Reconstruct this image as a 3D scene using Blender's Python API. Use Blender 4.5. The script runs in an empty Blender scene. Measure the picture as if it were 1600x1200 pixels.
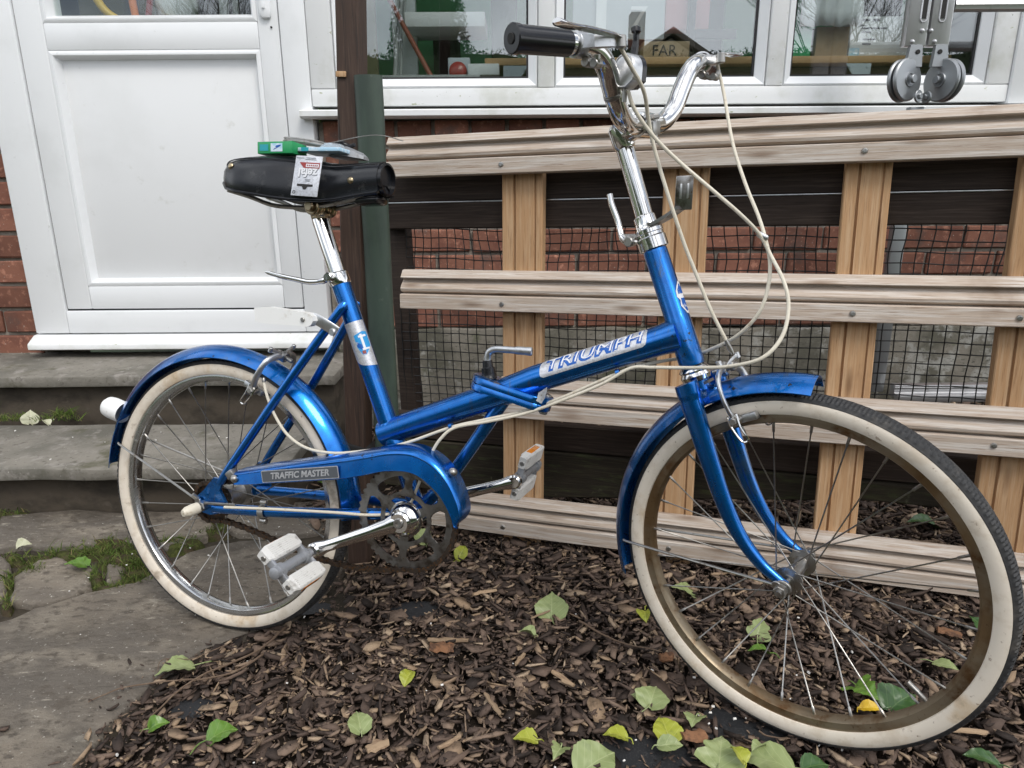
import bpy, bmesh, math, random
import numpy as np
from mathutils import Vector, Matrix, noise as mnoise
rnd = random.Random(11)
sc = bpy.context.scene
col = sc.collection
RAD = math.radians

# ------------------------------------------------------------------ camera, sky, sun, exposure
PITCH, ROLL, EYE, FPX = RAD(16.0), RAD(0.4), 0.823, 1100.0
cam_d = bpy.data.cameras.new('camera')
cam_d.sensor_width = 36.0
cam_d.lens = 36.0 * FPX / 1600.0
cam_d.clip_start, cam_d.clip_end = 0.02, 300.0
cam = bpy.data.objects.new('camera', cam_d)
col.objects.link(cam)
_u0 = Vector((0, math.sin(PITCH), math.cos(PITCH)))
_fw = Vector((0, math.cos(PITCH), -math.sin(PITCH)))
_rt = Vector((1, 0, 0)) * math.cos(ROLL) - _u0 * math.sin(ROLL)
_up = Vector((1, 0, 0)) * math.sin(ROLL) + _u0 * math.cos(ROLL)
EYEV = Vector((0, 0, EYE))
_cm = Matrix((_rt, _up, -_fw)).transposed().to_4x4()
_cm.translation = EYEV
cam.matrix_world = _cm
sc.camera = cam

SUN_EL, SUN_AZ = RAD(52), RAD(150)          # azimuth from +Y, clockwise: behind the viewer, a little to the right
world = bpy.data.worlds.new('World')
sc.world = world
world.use_nodes = True
wn, wl = world.node_tree.nodes, world.node_tree.links
wn.clear()
w_out = wn.new('ShaderNodeOutputWorld')
w_bg = wn.new('ShaderNodeBackground')
w_sky = wn.new('ShaderNodeTexSky')
w_sky.sky_type = 'NISHITA'
w_sky.sun_disc = False
w_sky.sun_elevation = SUN_EL
w_sky.sun_rotation = SUN_AZ
w_sky.air_density, w_sky.dust_density = 1.0, 2.0
w_hsv = wn.new('ShaderNodeHueSaturation')
w_hsv.inputs['Saturation'].default_value = 0.62
w_geo = wn.new('ShaderNodeTexCoord')
w_noise = wn.new('ShaderNodeTexNoise')
w_noise.inputs['Scale'].default_value = 3.0
w_noise.inputs['Detail'].default_value = 6.0
w_ramp = wn.new('ShaderNodeValToRGB')
w_ramp.color_ramp.elements[0].position, w_ramp.color_ramp.elements[1].position = 0.40, 0.60
w_mix = wn.new('ShaderNodeMix')
w_mix.data_type = 'RGBA'
w_mix.inputs[7].default_value = (15.5, 16.0, 16.8, 1)      # cloud brightness on the scale of the raw sky
wl.new(w_sky.outputs[0], w_hsv.inputs['Color'])
wl.new(w_geo.outputs['Generated'], w_noise.inputs['Vector'])
wl.new(w_noise.outputs['Fac'], w_ramp.inputs[0])
wl.new(w_ramp.outputs[0], w_mix.inputs[0])
wl.new(w_hsv.outputs[0], w_mix.inputs[6])
wl.new(w_mix.outputs[2], w_bg.inputs['Color'])
w_bg.inputs['Strength'].default_value = 0.098
wl.new(w_bg.outputs[0], w_out.inputs[0])

sun_d = bpy.data.lights.new('sun', 'SUN')
sun_d.energy = 1.3
sun_d.angle = RAD(20)
sun_d.color = (1.0, 0.955, 0.89)
sun = bpy.data.objects.new('sun', sun_d)
col.objects.link(sun)
_sd = Vector((math.sin(SUN_AZ) * math.cos(SUN_EL), math.cos(SUN_AZ) * math.cos(SUN_EL), math.sin(SUN_EL)))
sun.rotation_euler = _sd.to_track_quat('Z', 'Y').to_euler()

sc.view_settings.view_transform = 'Standard'
sc.view_settings.look = 'None'
sc.view_settings.exposure = 0.34
sc.view_settings.gamma = 1.0
sc.view_settings.use_curve_mapping = False
sc.cycles.max_bounces = 8
sc.cycles.transparent_max_bounces = 12
sc.cycles.use_denoising = True
sc.cycles.denoising_prefilter = 'ACCURATE'

# ------------------------------------------------------------------ helpers: positions
def ray(px, py):
    return _rt * ((px - 800) / FPX) - _up * ((py - 600) / FPX) + _fw
def at(px, py, Y=None, Z=None):
    """point of a sight line on the vertical plane y=Y or the level plane z=Z"""
    d = ray(px, py)
    t = Y / d.y if Y is not None else (Z - EYE) / d.z
    return EYEV + d * t
def gz(x, y):
    """ground height: flat on the paving, rising gently to the right across the bark bed"""
    return max(0.0, min(x + .54, 2.2)) * .0345

# ------------------------------------------------------------------ helpers: meshes
def V(*a): return Vector(a)
def catmull(P, n=8):
    P = [Vector(p) for p in P]
    Q = [P[0] * 2 - P[1]] + P + [P[-1] * 2 - P[-2]]
    o = []
    for i in range(1, len(Q) - 2):
        a, b, c, d = Q[i - 1], Q[i], Q[i + 1], Q[i + 2]
        for k in range(n):
            t = k / n
            o.append(.5 * ((2 * b) + (c - a) * t + (2 * a - 5 * b + 4 * c - d) * t * t + (3 * b - a - 3 * c + d) * t ** 3))
    o.append(P[-1])
    return o
def frames(P, hint=None):
    """parallel-transport frames along a polyline"""
    T = []
    for i in range(len(P)):
        a, b = P[max(i - 1, 0)], P[min(i + 1, len(P) - 1)]
        T.append((b - a).normalized())
    n = hint or (V(0, 0, 1) if abs(T[0].z) < .9 else V(1, 0, 0))
    o = []
    for t in T:
        n = (n - t * n.dot(t)).normalized()
        o.append((t, n, t.cross(n)))
    return o

class MB:
    def __init__(s, xf=None):
        s.v, s.f, s.xf = [], [], xf
    def add(s, vs, fs):
        k = len(s.v)
        s.v += [Vector(v) for v in vs]
        s.f += [tuple(i + k for i in f) for f in fs]
        return s
    def loft(s, secs, closed=True, cap=True, ring=False):
        k, n = len(s.v), len(secs[0])
        for q in secs: s.v += [Vector(p) for p in q]
        m = len(secs)
        for i in range(m if ring else m - 1):
            j = (i + 1) % m
            for a in range(n if closed else n - 1):
                b = (a + 1) % n
                s.f.append((k + i * n + a, k + i * n + b, k + j * n + b, k + j * n + a))
        if cap and closed and not ring:
            s.f.append(tuple(k + a for a in reversed(range(n))))
            s.f.append(tuple(k + (m - 1) * n + a for a in range(n)))
        return s
    def tube(s, P, r, seg=10, cap=True, flat=1.0, hint=None, ring=False):
        P = [Vector(p) for p in P]
        fr = frames(P, hint)
        secs = []
        for i, p in enumerate(P):
            ri = r[i] if isinstance(r, (list, tuple)) else r
            t, n, b = fr[i]
            secs.append([p + n * (ri * math.cos(2 * math.pi * k / seg)) + b * (ri * flat * math.sin(2 * math.pi * k / seg)) for k in range(seg)])
        return s.loft(secs, True, cap, ring)
    def lathe(s, prof, c, ax, seg=32, closed=False, a0=0, a1=None, ref=None):
        """revolve (radius, height along axis) pairs"""
        c, ax = Vector(c), Vector(ax).normalized()
        e1 = Vector(ref) if ref else ax.orthogonal()
        e1 = (e1 - ax * e1.dot(ax)).normalized()
        e2 = ax.cross(e1)
        full = a1 is None
        n = seg if full else seg + 1
        secs = []
        for i in range(n):
            a = a0 + ((2 * math.pi) * i / seg if full else (a1 - a0) * i / seg)
            d = e1 * math.cos(a) + e2 * math.sin(a)
            secs.append([c + d * r + ax * h for r, h in prof])
        return s.loft(secs, closed, not full, full)
    def disc(s, c, ax, r, h, seg=20, bev=0.0):
        b = bev or min(r, h) * .18
        return s.lathe([(1e-5, -h / 2), (r - b, -h / 2), (r, -h / 2 + b), (r, h / 2 - b), (r - b, h / 2), (1e-5, h / 2)], c, ax, seg)
    def box(s, c, size, M=None, bev=0.0):
        bm = bmesh.new()
        bmesh.ops.create_cube(bm, size=1.0)
        for v in bm.verts: v.co = Vector((v.co.x * size[0], v.co.y * size[1], v.co.z * size[2]))
        if bev: bmesh.ops.bevel(bm, geom=list(bm.edges), offset=bev, segments=2, affect='EDGES', profile=.5)
        c = Vector(c)
        bm.verts.index_update()
        vs = [(M @ v.co if M else v.co) + c for v in bm.verts]
        fs = [tuple(v.index for v in f.verts) for f in bm.faces]
        bm.free()
        return s.add(vs, fs)
    def bx(s, x0, x1, y0, y1, z0, z1, bev=0.0):
        return s.box(((x0 + x1) / 2, (y0 + y1) / 2, (z0 + z1) / 2), (abs(x1 - x0), abs(y1 - y0), abs(z1 - z0)), None, bev)
    def prism(s, poly, vec):
        vec = Vector(vec)
        a = [Vector(p) for p in poly]
        n = len(a)
        s.add(a + [p + vec for p in a], [tuple(reversed(range(n))), tuple(range(n, 2 * n))] + [(i, (i + 1) % n, n + (i + 1) % n, n + i) for i in range(n)])
        return s
    def mesh(s, name, sharp=38):
        me = bpy.data.meshes.new(name)
        vs = [s.xf(v) for v in s.v] if s.xf else s.v
        me.from_pydata([tuple(v) for v in vs], [], s.f)
        bm = bmesh.new(); bm.from_mesh(me)
        bmesh.ops.recalc_face_normals(bm, faces=bm.faces)
        bm.to_mesh(me); bm.free()
        if sharp:
            me.polygons.foreach_set('use_smooth', [True] * len(me.polygons))
            me.set_sharp_from_angle(angle=RAD(sharp))
        return me
    def obj(s, name, m, parent=None, sharp=38):
        return put(name, s.mesh(name, sharp), m, parent)

def put(name, me, m, parent=None, mw=None):
    if m and not me.materials: me.materials.append(m)
    o = bpy.data.objects.new(name, me)
    col.objects.link(o)
    if parent: o.parent = parent
    if mw is not None: o.matrix_local = mw
    return o
def tag(o, label, cat, group=None):
    o['label'], o['category'] = label, cat
    if group: o['group'] = group
    return o
def thing(name, label, cat, mw=None, group=None):
    o = bpy.data.objects.new(name, None)
    o.empty_display_size = .05
    col.objects.link(o)
    if mw is not None: o.matrix_world = mw if isinstance(mw, Matrix) else Matrix.Translation(mw)
    return tag(o, label, cat, group)
def frame_m(x, y, z, o):
    m = Matrix((x, y, z)).transposed().to_4x4()
    m.translation = o
    return m
def text_mesh(txt, size, shear=0, bold=0.0, ext=0.0, spacing=1.0):
    c = bpy.data.curves.new('text', 'FONT')
    c.body, c.size, c.shear, c.offset, c.extrude, c.space_character = txt, size, shear, bold, ext, spacing
    c.align_x, c.align_y = 'CENTER', 'CENTER'
    c.resolution_u = 3
    o = bpy.data.objects.new('text', c)
    col.objects.link(o)
    bpy.context.view_layer.update()
    me = bpy.data.meshes.new_from_object(o.evaluated_get(bpy.context.evaluated_depsgraph_get()))
    bpy.data.objects.remove(o); bpy.data.curves.remove(c)
    return me
def text_obj(name, txt, size, m, parent, mw=None, fn=None, **k):
    me = text_mesh(txt, size, **k)
    if fn:                                      # cut finely enough to follow a round tube
        bm = bmesh.new(); bm.from_mesh(me); bmesh.ops.triangulate(bm, faces=bm.faces[:])
        for _ in range(5):
            es = [e for e in bm.edges if e.calc_length() > .0022]
            if not es: break
            bmesh.ops.subdivide_edges(bm, edges=es, cuts=1)
            bmesh.ops.triangulate(bm, faces=bm.faces[:])
        bm.to_mesh(me); bm.free()
        for v in me.vertices: v.co = fn(v.co.x, v.co.y)
    me.materials.clear()
    return put(name, me, m, parent, mw)

# ------------------------------------------------------------------ helpers: materials
def mat(name, c, rough=.5, metal=0.0, layers=(), bump=(), coat=0.0, spec=.5, vary=0.0, island=None, rlayer=None, aniso=None, trans=0.0):
    """principled material; layers = (scale, colour, lo, hi, stretch[, detail]) mixes in noise patches, bump = (scale, strength, stretch, dist)"""
    m = bpy.data.materials.new(name)
    m.use_nodes = True
    N, L = m.node_tree.nodes, m.node_tree.links
    b = N['Principled BSDF']
    b.inputs['Roughness'].default_value = rough
    b.inputs['Metallic'].default_value = metal
    b.inputs['Specular IOR Level'].default_value = spec
    b.inputs['Coat Weight'].default_value = coat
    b.inputs['Coat Roughness'].default_value = .06
    tc = N.new('ShaderNodeTexCoord'); oi = N.new('ShaderNodeObjectInfo')
    off = N.new('ShaderNodeVectorMath'); off.operation = 'SCALE'; off.inputs[0].default_value = (7.3, 3.1, 5.7)
    L.new(oi.outputs['Random'], off.inputs['Scale'])
    ad = N.new('ShaderNodeVectorMath'); ad.operation = 'ADD'
    L.new(tc.outputs['Object'], ad.inputs[0]); L.new(off.outputs[0], ad.inputs[1])
    def nz(scale, stretch, detail=6.0, dist=0.0):
        mp = N.new('ShaderNodeMapping'); mp.inputs['Scale'].default_value = stretch[:3]
        if len(stretch) > 3: mp.inputs['Rotation'].default_value = (0, 0, stretch[3])
        L.new(ad.outputs[0], mp.inputs['Vector'])
        t = N.new('ShaderNodeTexNoise'); t.inputs['Scale'].default_value = scale; t.inputs['Detail'].default_value = detail
        t.inputs['Roughness'].default_value = .62; t.inputs['Distortion'].default_value = dist
        L.new(mp.outputs[0], t.inputs['Vector'])
        return t.outputs['Fac']
    def ramp(src, lo, hi):
        r = N.new('ShaderNodeMapRange'); r.inputs['From Min'].default_value, r.inputs['From Max'].default_value = lo, hi
        r.interpolation_type = 'SMOOTHSTEP'
        L.new(src, r.inputs['Value'])
        return r.outputs[0]
    def mix(fac, a, bcol):
        x = N.new('ShaderNodeMix'); x.data_type = 'RGBA'
        L.new(fac, x.inputs[0])
        if isinstance(a, tuple): x.inputs[6].default_value = (*a, 1)
        else: L.new(a, x.inputs[6])
        if isinstance(bcol, tuple): x.inputs[7].default_value = (*bcol, 1)
        else: L.new(bcol, x.inputs[7])
        return x.outputs[2]
    cur = c
    if island:                                  # colour per separate piece of one mesh
        g = N.new('ShaderNodeNewGeometry'); cr = N.new('ShaderNodeValToRGB')
        el = cr.color_ramp.elements
        el[0].position, el[0].color = island[0][0], (*island[0][1], 1)
        el[1].position, el[1].color = island[-1][0], (*island[-1][1], 1)
        for p, cc in island[1:-1]:
            e = el.new(p); e.color = (*cc, 1)
        L.new(g.outputs['Random Per Island'], cr.inputs[0])
        cur = cr.outputs[0]
    for ly in layers:
        cur = mix(ramp(nz(ly[0], ly[4], *(ly[5:] or ())), ly[2], ly[3]), cur, ly[1])
    if vary:
        h = N.new('ShaderNodeHueSaturation')
        r = N.new('ShaderNodeMapRange'); r.inputs['To Min'].default_value, r.inputs['To Max'].default_value = 1 - vary, 1 + vary
        L.new(oi.outputs['Random'], r.inputs['Value']); L.new(r.outputs[0], h.inputs['Value'])
        if isinstance(cur, tuple): h.inputs['Color'].default_value = (*cur, 1)
        else: L.new(cur, h.inputs['Color'])
        cur = h.outputs[0]
    if isinstance(cur, tuple): b.inputs['Base Color'].default_value = (*cur, 1)
    else: L.new(cur, b.inputs['Base Color'])
    if rlayer:                                  # (scale, rough2, lo, hi, stretch)
        x = N.new('ShaderNodeMapRange'); x.inputs['To Min'].default_value, x.inputs['To Max'].default_value = rough, rlayer[1]
        L.new(ramp(nz(rlayer[0], rlayer[4]), rlayer[2], rlayer[3]), x.inputs['Value']); L.new(x.outputs[0], b.inputs['Roughness'])
    last = None
    for bp_ in bump:
        n = N.new('ShaderNodeBump'); n.inputs['Strength'].default_value = bp_[1]; n.inputs['Distance'].default_value = bp_[3] if len(bp_) > 3 else .002
        L.new(nz(bp_[0], bp_[2], 8.0), n.inputs['Height'])
        if last: L.new(last, n.inputs['Normal'])
        last = n.outputs[0]
    if last: L.new(last, b.inputs['Normal'])
    if trans:
        b.inputs['Transmission Weight'].default_value = trans
    return m
U = (1, 1, 1)

M = {}
M['blue'] = mat('flamboyant_blue_enamel', (.003, .145, .50), .27, .90, [(60, (.002, .115, .43), .45, .70, U), (26, (.05, .13, .30), .60, .70, (3, .5, 1)), (55, (.022, .026, .034), .655, .685, U), (170, (.20, .15, .11), .715, .74, U), (12, (.06, .15, .33), .56, .74, U)], [(900, .05, U, .0004)], coat=.7, rlayer=(14, .34, .48, .70, U))
M['chrome'] = mat('worn_chrome', (.78, .77, .75), .10, 1.0, [(90, (.40, .34, .27), .64, .74, U)], [(300, .04, U, .0005)], rlayer=(55, .32, .5, .75, U))
M['steel'] = mat('dull_plated_steel', (.40, .39, .37), .34, 1.0, [(120, (.25, .21, .17), .55, .72, U)], rlayer=(60, .55, .4, .7, U))
M['alloy'] = mat('grey_alloy', (.58, .59, .60), .38, 1.0, [(70, (.38, .38, .38), .5, .75, U)], [(200, .08, U, .0006)])
M['brass'] = mat('tarnished_brassy_steel', (.42, .34, .22), .3, 1.0, [(80, (.16, .11, .07), .5, .7, U)])
M['rim_chrome'] = mat('dulled_chrome_rim', (.60, .61, .62), .18, 1.0, [(30, (.46, .45, .43), .50, .70, U), (160, (.30, .25, .20), .68, .76, U)], rlayer=(30, .36, .45, .7, U))
M['ring_steel'] = mat('worn_steel_dark_reflections', (.28, .275, .27), .30, 1.0, [(40, (.12, .105, .09), .45, .65, U), (150, (.20, .13, .08), .64, .74, U)], rlayer=(50, .5, .45, .7, U))  # dark reflections of the worn chrome are put into the base colour
M['rim_rust'] = mat('rust_stained_chrome_rim', (.255, .208, .145), .36, .7, [(7, (.185, .118, .058), .40, .62, U), (26, (.13, .066, .026), .50, .68, U), (140, (.10, .055, .025), .60, .74, U)], [(150, .2, U, .0006)], rlayer=(12, .6, .4, .6, U))
M['rubber'] = mat('black_tyre_rubber', (.024, .024, .025), .62, 0, [(30, (.075, .068, .06), .52, .75, U)], [(400, .2, U, .0006)])
M['whitewall'] = mat('cream_tyre_wall', (.74, .665, .56), .55, 0, [(35, (.64, .555, .445), .46, .66, U), (110, (.34, .26, .19), .62, .72, U), (9, (.60, .46, .30), .56, .70, U), (18, (.42, .35, .27), .60, .70, U)], [(160, .18, U, .0006)])
M['black_plastic'] = mat('glossy_black_plastic', (.008, .008, .010), .22, 0, [(140, (.05, .045, .04), .70, .78, U)], [(260, .08, U, .0005)])
M['saddle'] = mat('black_vinyl', (.010, .011, .014), .27, 0, [(50, (.045, .045, .046), .55, .75, U)], [(420, .22, U, .0006)])
M['cable'] = mat('cream_cable_sheath', (.66, .61, .50), .42, 0, [(120, (.47, .40, .29), .56, .74, U)])
M['white_plastic'] = mat('aged_white_plastic', (.84, .84, .82), .38, 0, [(45, (.60, .57, .50), .55, .75, U)])
M['pedal_white'] = mat('grubby_white_pedal_rubber', (.66, .65, .62), .5, 0, [(60, (.36, .34, .31), .52, .72, U)], [(300, .15, U, .0006)])
M['grey_axle'] = mat('matt_grey_pedal_metal', (.34, .35, .37), .5, .5, [(70, (.20, .20, .20), .5, .7, U)])
M['amber'] = mat('amber_reflector', (.75, .26, .02), .2, 0, [(400, (.55, .15, .01), .45, .6, U)], coat=.6)
M['chain'] = mat('oily_rusty_chain', (.06, .045, .035), .5, .7, [(200, (.14, .07, .03), .5, .65, U)])
M['silver_decal'] = mat('silver_transfer', (.62, .63, .66), .34, .55, [(300, (.50, .50, .52), .45, .6, U), (70, (.30, .33, .40), .66, .72, U)])
M['decal_blue'] = mat('blue_transfer_ink', (.008, .10, .42), .35, .2, [(95, (.52, .54, .60), .55, .60, U)])
M['decal_light'] = mat('bright_blue_transfer_ink', (.02, .28, .62), .35)
M['decal_white'] = mat('white_transfer_ink', (.74, .75, .78), .35)
M['decal_red'] = mat('dull_red_ink', (.28, .06, .05), .4)
M['decal_grey'] = mat('dark_grey_plate', (.11, .12, .135), .4, .3, [(150, (.2, .2, .2), .6, .75, U)])
M['ink'] = mat('black_ink', (.015, .015, .015), .6)
# more materials: place
GX, GZ_ = (2.2, 62, 62), (62, 62, 2.2)
def knots(m, g, c):
    """dark elongated knots with a paler ring, along the grain"""
    N, L = m.node_tree.nodes, m.node_tree.links
    b = N['Principled BSDF']; src = b.inputs['Base Color'].links[0].from_socket
    tc = N.new('ShaderNodeTexCoord'); oi = N.new('ShaderNodeObjectInfo'); mp = N.new('ShaderNodeMapping')
    mp.inputs['Scale'].default_value = tuple(5.5 if q < 5 else 26 for q in g)
    cb = N.new('ShaderNodeCombineXYZ'); mu = N.new('ShaderNodeMath'); mu.operation = 'MULTIPLY'; mu.inputs[1].default_value = 9.0
    L.new(oi.outputs['Random'], mu.inputs[0])
    for q in range(3): L.new(mu.outputs[0], cb.inputs[q])
    L.new(cb.outputs[0], mp.inputs['Location']); L.new(tc.outputs['Object'], mp.inputs['Vector'])
    v = N.new('ShaderNodeTexVoronoi'); v.inputs['Scale'].default_value = 1.0; L.new(mp.outputs[0], v.inputs['Vector'])
    cr = N.new('ShaderNodeValToRGB'); e = cr.color_ramp.elements
    e[0].position, e[0].color = .05, (.9, .9, .9, 1); e[1].position, e[1].color = .22, (0, 0, 0, 1)
    L.new(v.outputs['Distance'], cr.inputs[0])
    x = N.new('ShaderNodeMix'); x.data_type = 'RGBA'
    L.new(cr.outputs[0], x.inputs[0]); L.new(src, x.inputs[6]); x.inputs[7].default_value = (*c, 1)
    L.new(x.outputs[2], b.inputs['Base Color'])
    return m
def wood(name, base, dark, pale, g, dirt, bmp=.5):
    return knots(_wood(name, base, dark, pale, g, dirt, bmp), g, tuple(q * .8 for q in dark))
def _wood(name, base, dark, pale, g, dirt, bmp=.5):
    return mat(name, base, .72, 0, [(3.2, pale, .42, .66, g), (7.5, dark, .52, .72, g, 8.0), (2.2, dirt, .60, .74, U)], [(5, bmp, g, .0016), (14, bmp * .6, g, .0008)], vary=.10, spec=.25)
M['rail'] = wood('weathered_grey_pine', (.47, .385, .312), (.30, .215, .155), (.60, .55, .495), GX, (.30, .22, .165))
M['post_wood'] = wood('pale_orange_cedar', (.46, .275, .142), (.30, .168, .085), (.53, .355, .21), GZ_, (.34, .20, .11), .35)
M['dark_wood'] = mat('dark_stained_board', (.036, .026, .021), .7, 0, [(4, (.062, .046, .037), .45, .7, GX), (5, (.022, .016, .013), .5, .7, GX)], [(6, .4, GX, .0012)], spec=.2)
M['mossy_wood'] = mat('mossy_dark_board', (.030, .025, .018), .85, 0, [(4, (.055, .045, .030), .45, .7, GX), (6, (.060, .066, .030), .50, .72, (2, 10, 10)), (30, (.10, .095, .06), .62, .74, U)], [(6, .6, GX, .002)], spec=.2)
M['brown_post'] = mat('dark_brown_painted_post', (.058, .036, .027), .6, 0, [(4, (.085, .055, .041), .45, .7, GZ_), (3, (.030, .022, .018), .5, .7, GZ_)], [(6, .3, GZ_, .001)], spec=.3)
M['green_pipe'] = mat('faded_green_pipe', (.050, .074, .056), .5, 0, [(8, (.038, .056, .044), .42, .62, (3, 3, .8)), (30, (.12, .14, .12), .66, .76, U), (12, (.055, .05, .035), .62, .74, U)])
M['net'] = mat('black_plastic_net', (.012, .012, .012), .5)
M['upvc'] = mat('white_upvc', (.83, .845, .855), .30, 0, [(3.5, (.77, .785, .79), .50, .72, U), (40, (.52, .53, .52), .68, .78, U), (120, (.30, .31, .30), .735, .77, U)], spec=.5)
M['upvc_grimy'] = mat('algae_stained_white_upvc', (.80, .81, .81), .36, 0, [(5, (.66, .67, .63), .48, .68, U), (26, (.38, .40, .24), .655, .72, (1, 1, 2.2)), (90, (.12, .13, .08), .70, .75, U)])
M['upvc_panel'] = mat('white_door_panel', (.79, .80, .805), .34, 0, [(2.4, (.745, .755, .755), .42, .66, U), (16, (.68, .685, .67), .63, .76, U), (120, (.36, .36, .35), .735, .77, U)])
M['seal'] = mat('black_rubber_seal', (.02, .02, .022), .6)
M['brick'] = mat('red_brick', (.215, .095, .064), .85, 0, [(12, (.16, .068, .048), .42, .66, U), (45, (.36, .17, .115), .54, .68, U), (9, (.125, .075, .06), .55, .70, U), (120, (.40, .33, .28), .64, .70, U)], [(60, .5, U, .003), (220, .3, U, .001)], vary=.28, spec=.25)
M['mortar'] = mat('lime_mortar', (.30, .27, .23), .95, 0, [(30, (.20, .18, .15), .45, .7, U), (140, (.40, .37, .33), .6, .72, U)], [(90, .8, U, .004)], spec=.15)
M['plinth'] = mat('mossy_render', (.18, .165, .138), .95, 0, [(5, (.10, .095, .075), .40, .60, U), (16, (.28, .275, .25), .52, .66, U), (40, (.09, .085, .07), .56, .66, (1, 1, 2.5)), (7, (.075, .085, .045), .60, .76, U)], [(9, .8, U, .012), (40, .6, U, .004)], spec=.15)
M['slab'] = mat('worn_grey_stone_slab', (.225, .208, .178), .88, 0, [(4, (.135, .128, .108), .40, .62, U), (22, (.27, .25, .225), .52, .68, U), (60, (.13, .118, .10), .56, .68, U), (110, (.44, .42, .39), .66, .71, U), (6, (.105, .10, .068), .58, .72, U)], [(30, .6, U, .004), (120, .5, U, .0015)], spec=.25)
M['riser'] = mat('dark_brown_stone', (.088, .072, .055), .9, 0, [(6, (.045, .038, .030), .42, .66, (1, 1, 2)), (25, (.10, .085, .068), .56, .72, U), (8, (.05, .055, .026), .60, .74, U)], [(20, .7, U, .004)], spec=.2)  # riser stone, a darker brown than the treads
M['flag'] = mat('brown_grey_flagstone', (.215, .182, .142), .8, 0, [(1.3, (.12, .104, .084), .47, .60, U), (2.6, (.130, .113, .094), .38, .60, (.8, 1.5, 1, .9)), (7, (.225, .195, .155), .50, .66, (.8, 1.7, 1, 1.1)), (40, (.105, .088, .070), .50, .66, (1, 1.6, 1, 1.0)), (24, (.33, .295, .24), .61, .70, (.7, 2.2, 1, 1.1)), (5, (.085, .074, .060), .55, .70, U), (150, (.40, .37, .32), .62, .70, U), (220, (.07, .06, .05), .60, .70, U)], [(10, .9, (.8, 1.8, 1, 1.0), .010), (45, .8, (1, 1.5, 1, 1.0), .004), (170, .6, U, .0015)], vary=.14, spec=.35, rlayer=(5, .5, .45, .65, U))
M['soil'] = mat('black_soil', (.016, .012, .009), .95, 0, [(40, (.030, .022, .016), .45, .65, U)], [(60, 1.0, U, .006)], spec=.1)
M['grit'] = mat('gritty_joint_soil', (.060, .050, .038), .95, 0, [(30, (.035, .030, .022), .42, .65, U), (120, (.16, .14, .11), .64, .74, U)], [(80, .9, U, .004)], spec=.15)
M['lawn'] = mat('garden_grass', (.045, .075, .022), .9, 0, [(3, (.07, .085, .03), .45, .65, U)])
M['bark'] = mat('bark_chip', (.05, .03, .02), .82, 0, [(70, (.02, .014, .011), .52, .76, U)], [(140, .7, U, .002)], spec=.3,
                island=[(0, (.024, .018, .015)), (.22, (.056, .039, .031)), (.48, (.105, .073, .057)), (.68, (.155, .108, .082)), (.82, (.225, .160, .115)), (.92, (.30, .21, .135)), (1, (.44, .335, .235))])
M['bark_pale'] = mat('pale_wood_chip', (.30, .21, .13), .8, 0, [(30, (.18, .115, .07), .48, .66, (1, 5, 5))], [(60, .5, (1, 5, 5), .002)], vary=.25)
M['bark_orange'] = mat('orange_brown_bark', (.22, .105, .05), .85, 0, [(50, (.09, .045, .025), .48, .66, U)], [(70, .8, U, .004)], vary=.2)
M['twig'] = mat('dry_twig', (.13, .085, .055), .8, 0, [(60, (.22, .16, .11), .5, .7, U)])
M['membrane'] = mat('black_weed_membrane', (.014, .015, .017), .62, 0, [(300, (.035, .035, .036), .5, .65, U)], [(500, .3, U, .0008)])
M['perlite'] = mat('white_crumb', (.72, .70, .66), .8)
M['ladder'] = mat('ladder_aluminium', (.56, .56, .57), .36, .85, [(30, (.42, .42, .42), .5, .72, (1, 1, .3)), (110, (.30, .29, .28), .70, .77, U)], [(300, .06, U, .0005)])
M['zinc'] = mat('zinc_plated_hinge', (.33, .345, .355), .40, .8, [(40, (.33, .34, .35), .48, .7, U)])
M['dark_hole'] = mat('dark_recess', (.02, .019, .018), .8)
M['moss'] = mat('moss_and_grass', (.07, .11, .02), .85, 0, [], [], island=[(0, (.050, .070, .016)), (.45, (.085, .14, .026)), (.8, (.15, .19, .05)), (1, (.22, .18, .08))], spec=.2)
M['moss_pad'] = mat('moss_mat', (.050, .055, .020), .95, 0, [(60, (.085, .095, .028), .45, .62, U), (25, (.075, .058, .036), .46, .60, U)], [(150, 1, U, .006)], spec=.1)
M['roomwall'] = mat('painted_room_wall', (.16, .48, .22), .8)
M['roomdark'] = mat('dim_room_wall', (.16, .17, .165), .85)
M['roomfloor'] = mat('room_floor', (.10, .085, .07), .8)
M['bench'] = mat('workbench_board', (.20, .13, .085), .6, 0, [(3, (.14, .085, .055), .45, .65, GX)])
M['bench_edge'] = mat('pale_shelf_board', (.50, .30, .14), .55)
M['card'] = mat('brown_cardboard', (.40, .30, .19), .8, 0, [(20, (.34, .25, .155), .45, .65, U)])
M['paper'] = mat('white_card', (.72, .73, .74), .6)
M['grey_paint'] = mat('grey_bracket_paint', (.45, .50, .54), .5)
M['green_card'] = mat('green_box_card', (.035, .36, .15), .5)
M['box_green'] = mat('green_carton', (.02, .30, .10), .4)
M['pale_blue'] = mat('pale_blue_card', (.40, .62, .78), .4, 0, [(60, (.62, .74, .82), .5, .56, (1, 6, 1))])
M['teal'] = mat('teal_print', (.02, .33, .40), .4)
M['sheet'] = mat('white_polythene', (.70, .72, .74), .35)
M['blind'] = mat('olive_blind', (.115, .105, .05), .8)
M['redplastic'] = mat('red_plastic', (.30, .028, .024), .3)
M['orangeplastic'] = mat('orange_plastic', (.75, .20, .02), .35)
M['yellowplastic'] = mat('yellow_plastic', (.72, .46, .03), .35)
M['broom'] = mat('red_brown_handle', (.22, .055, .03), .5)
M['greytool'] = mat('grey_tube', (.30, .31, .31), .4)
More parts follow.
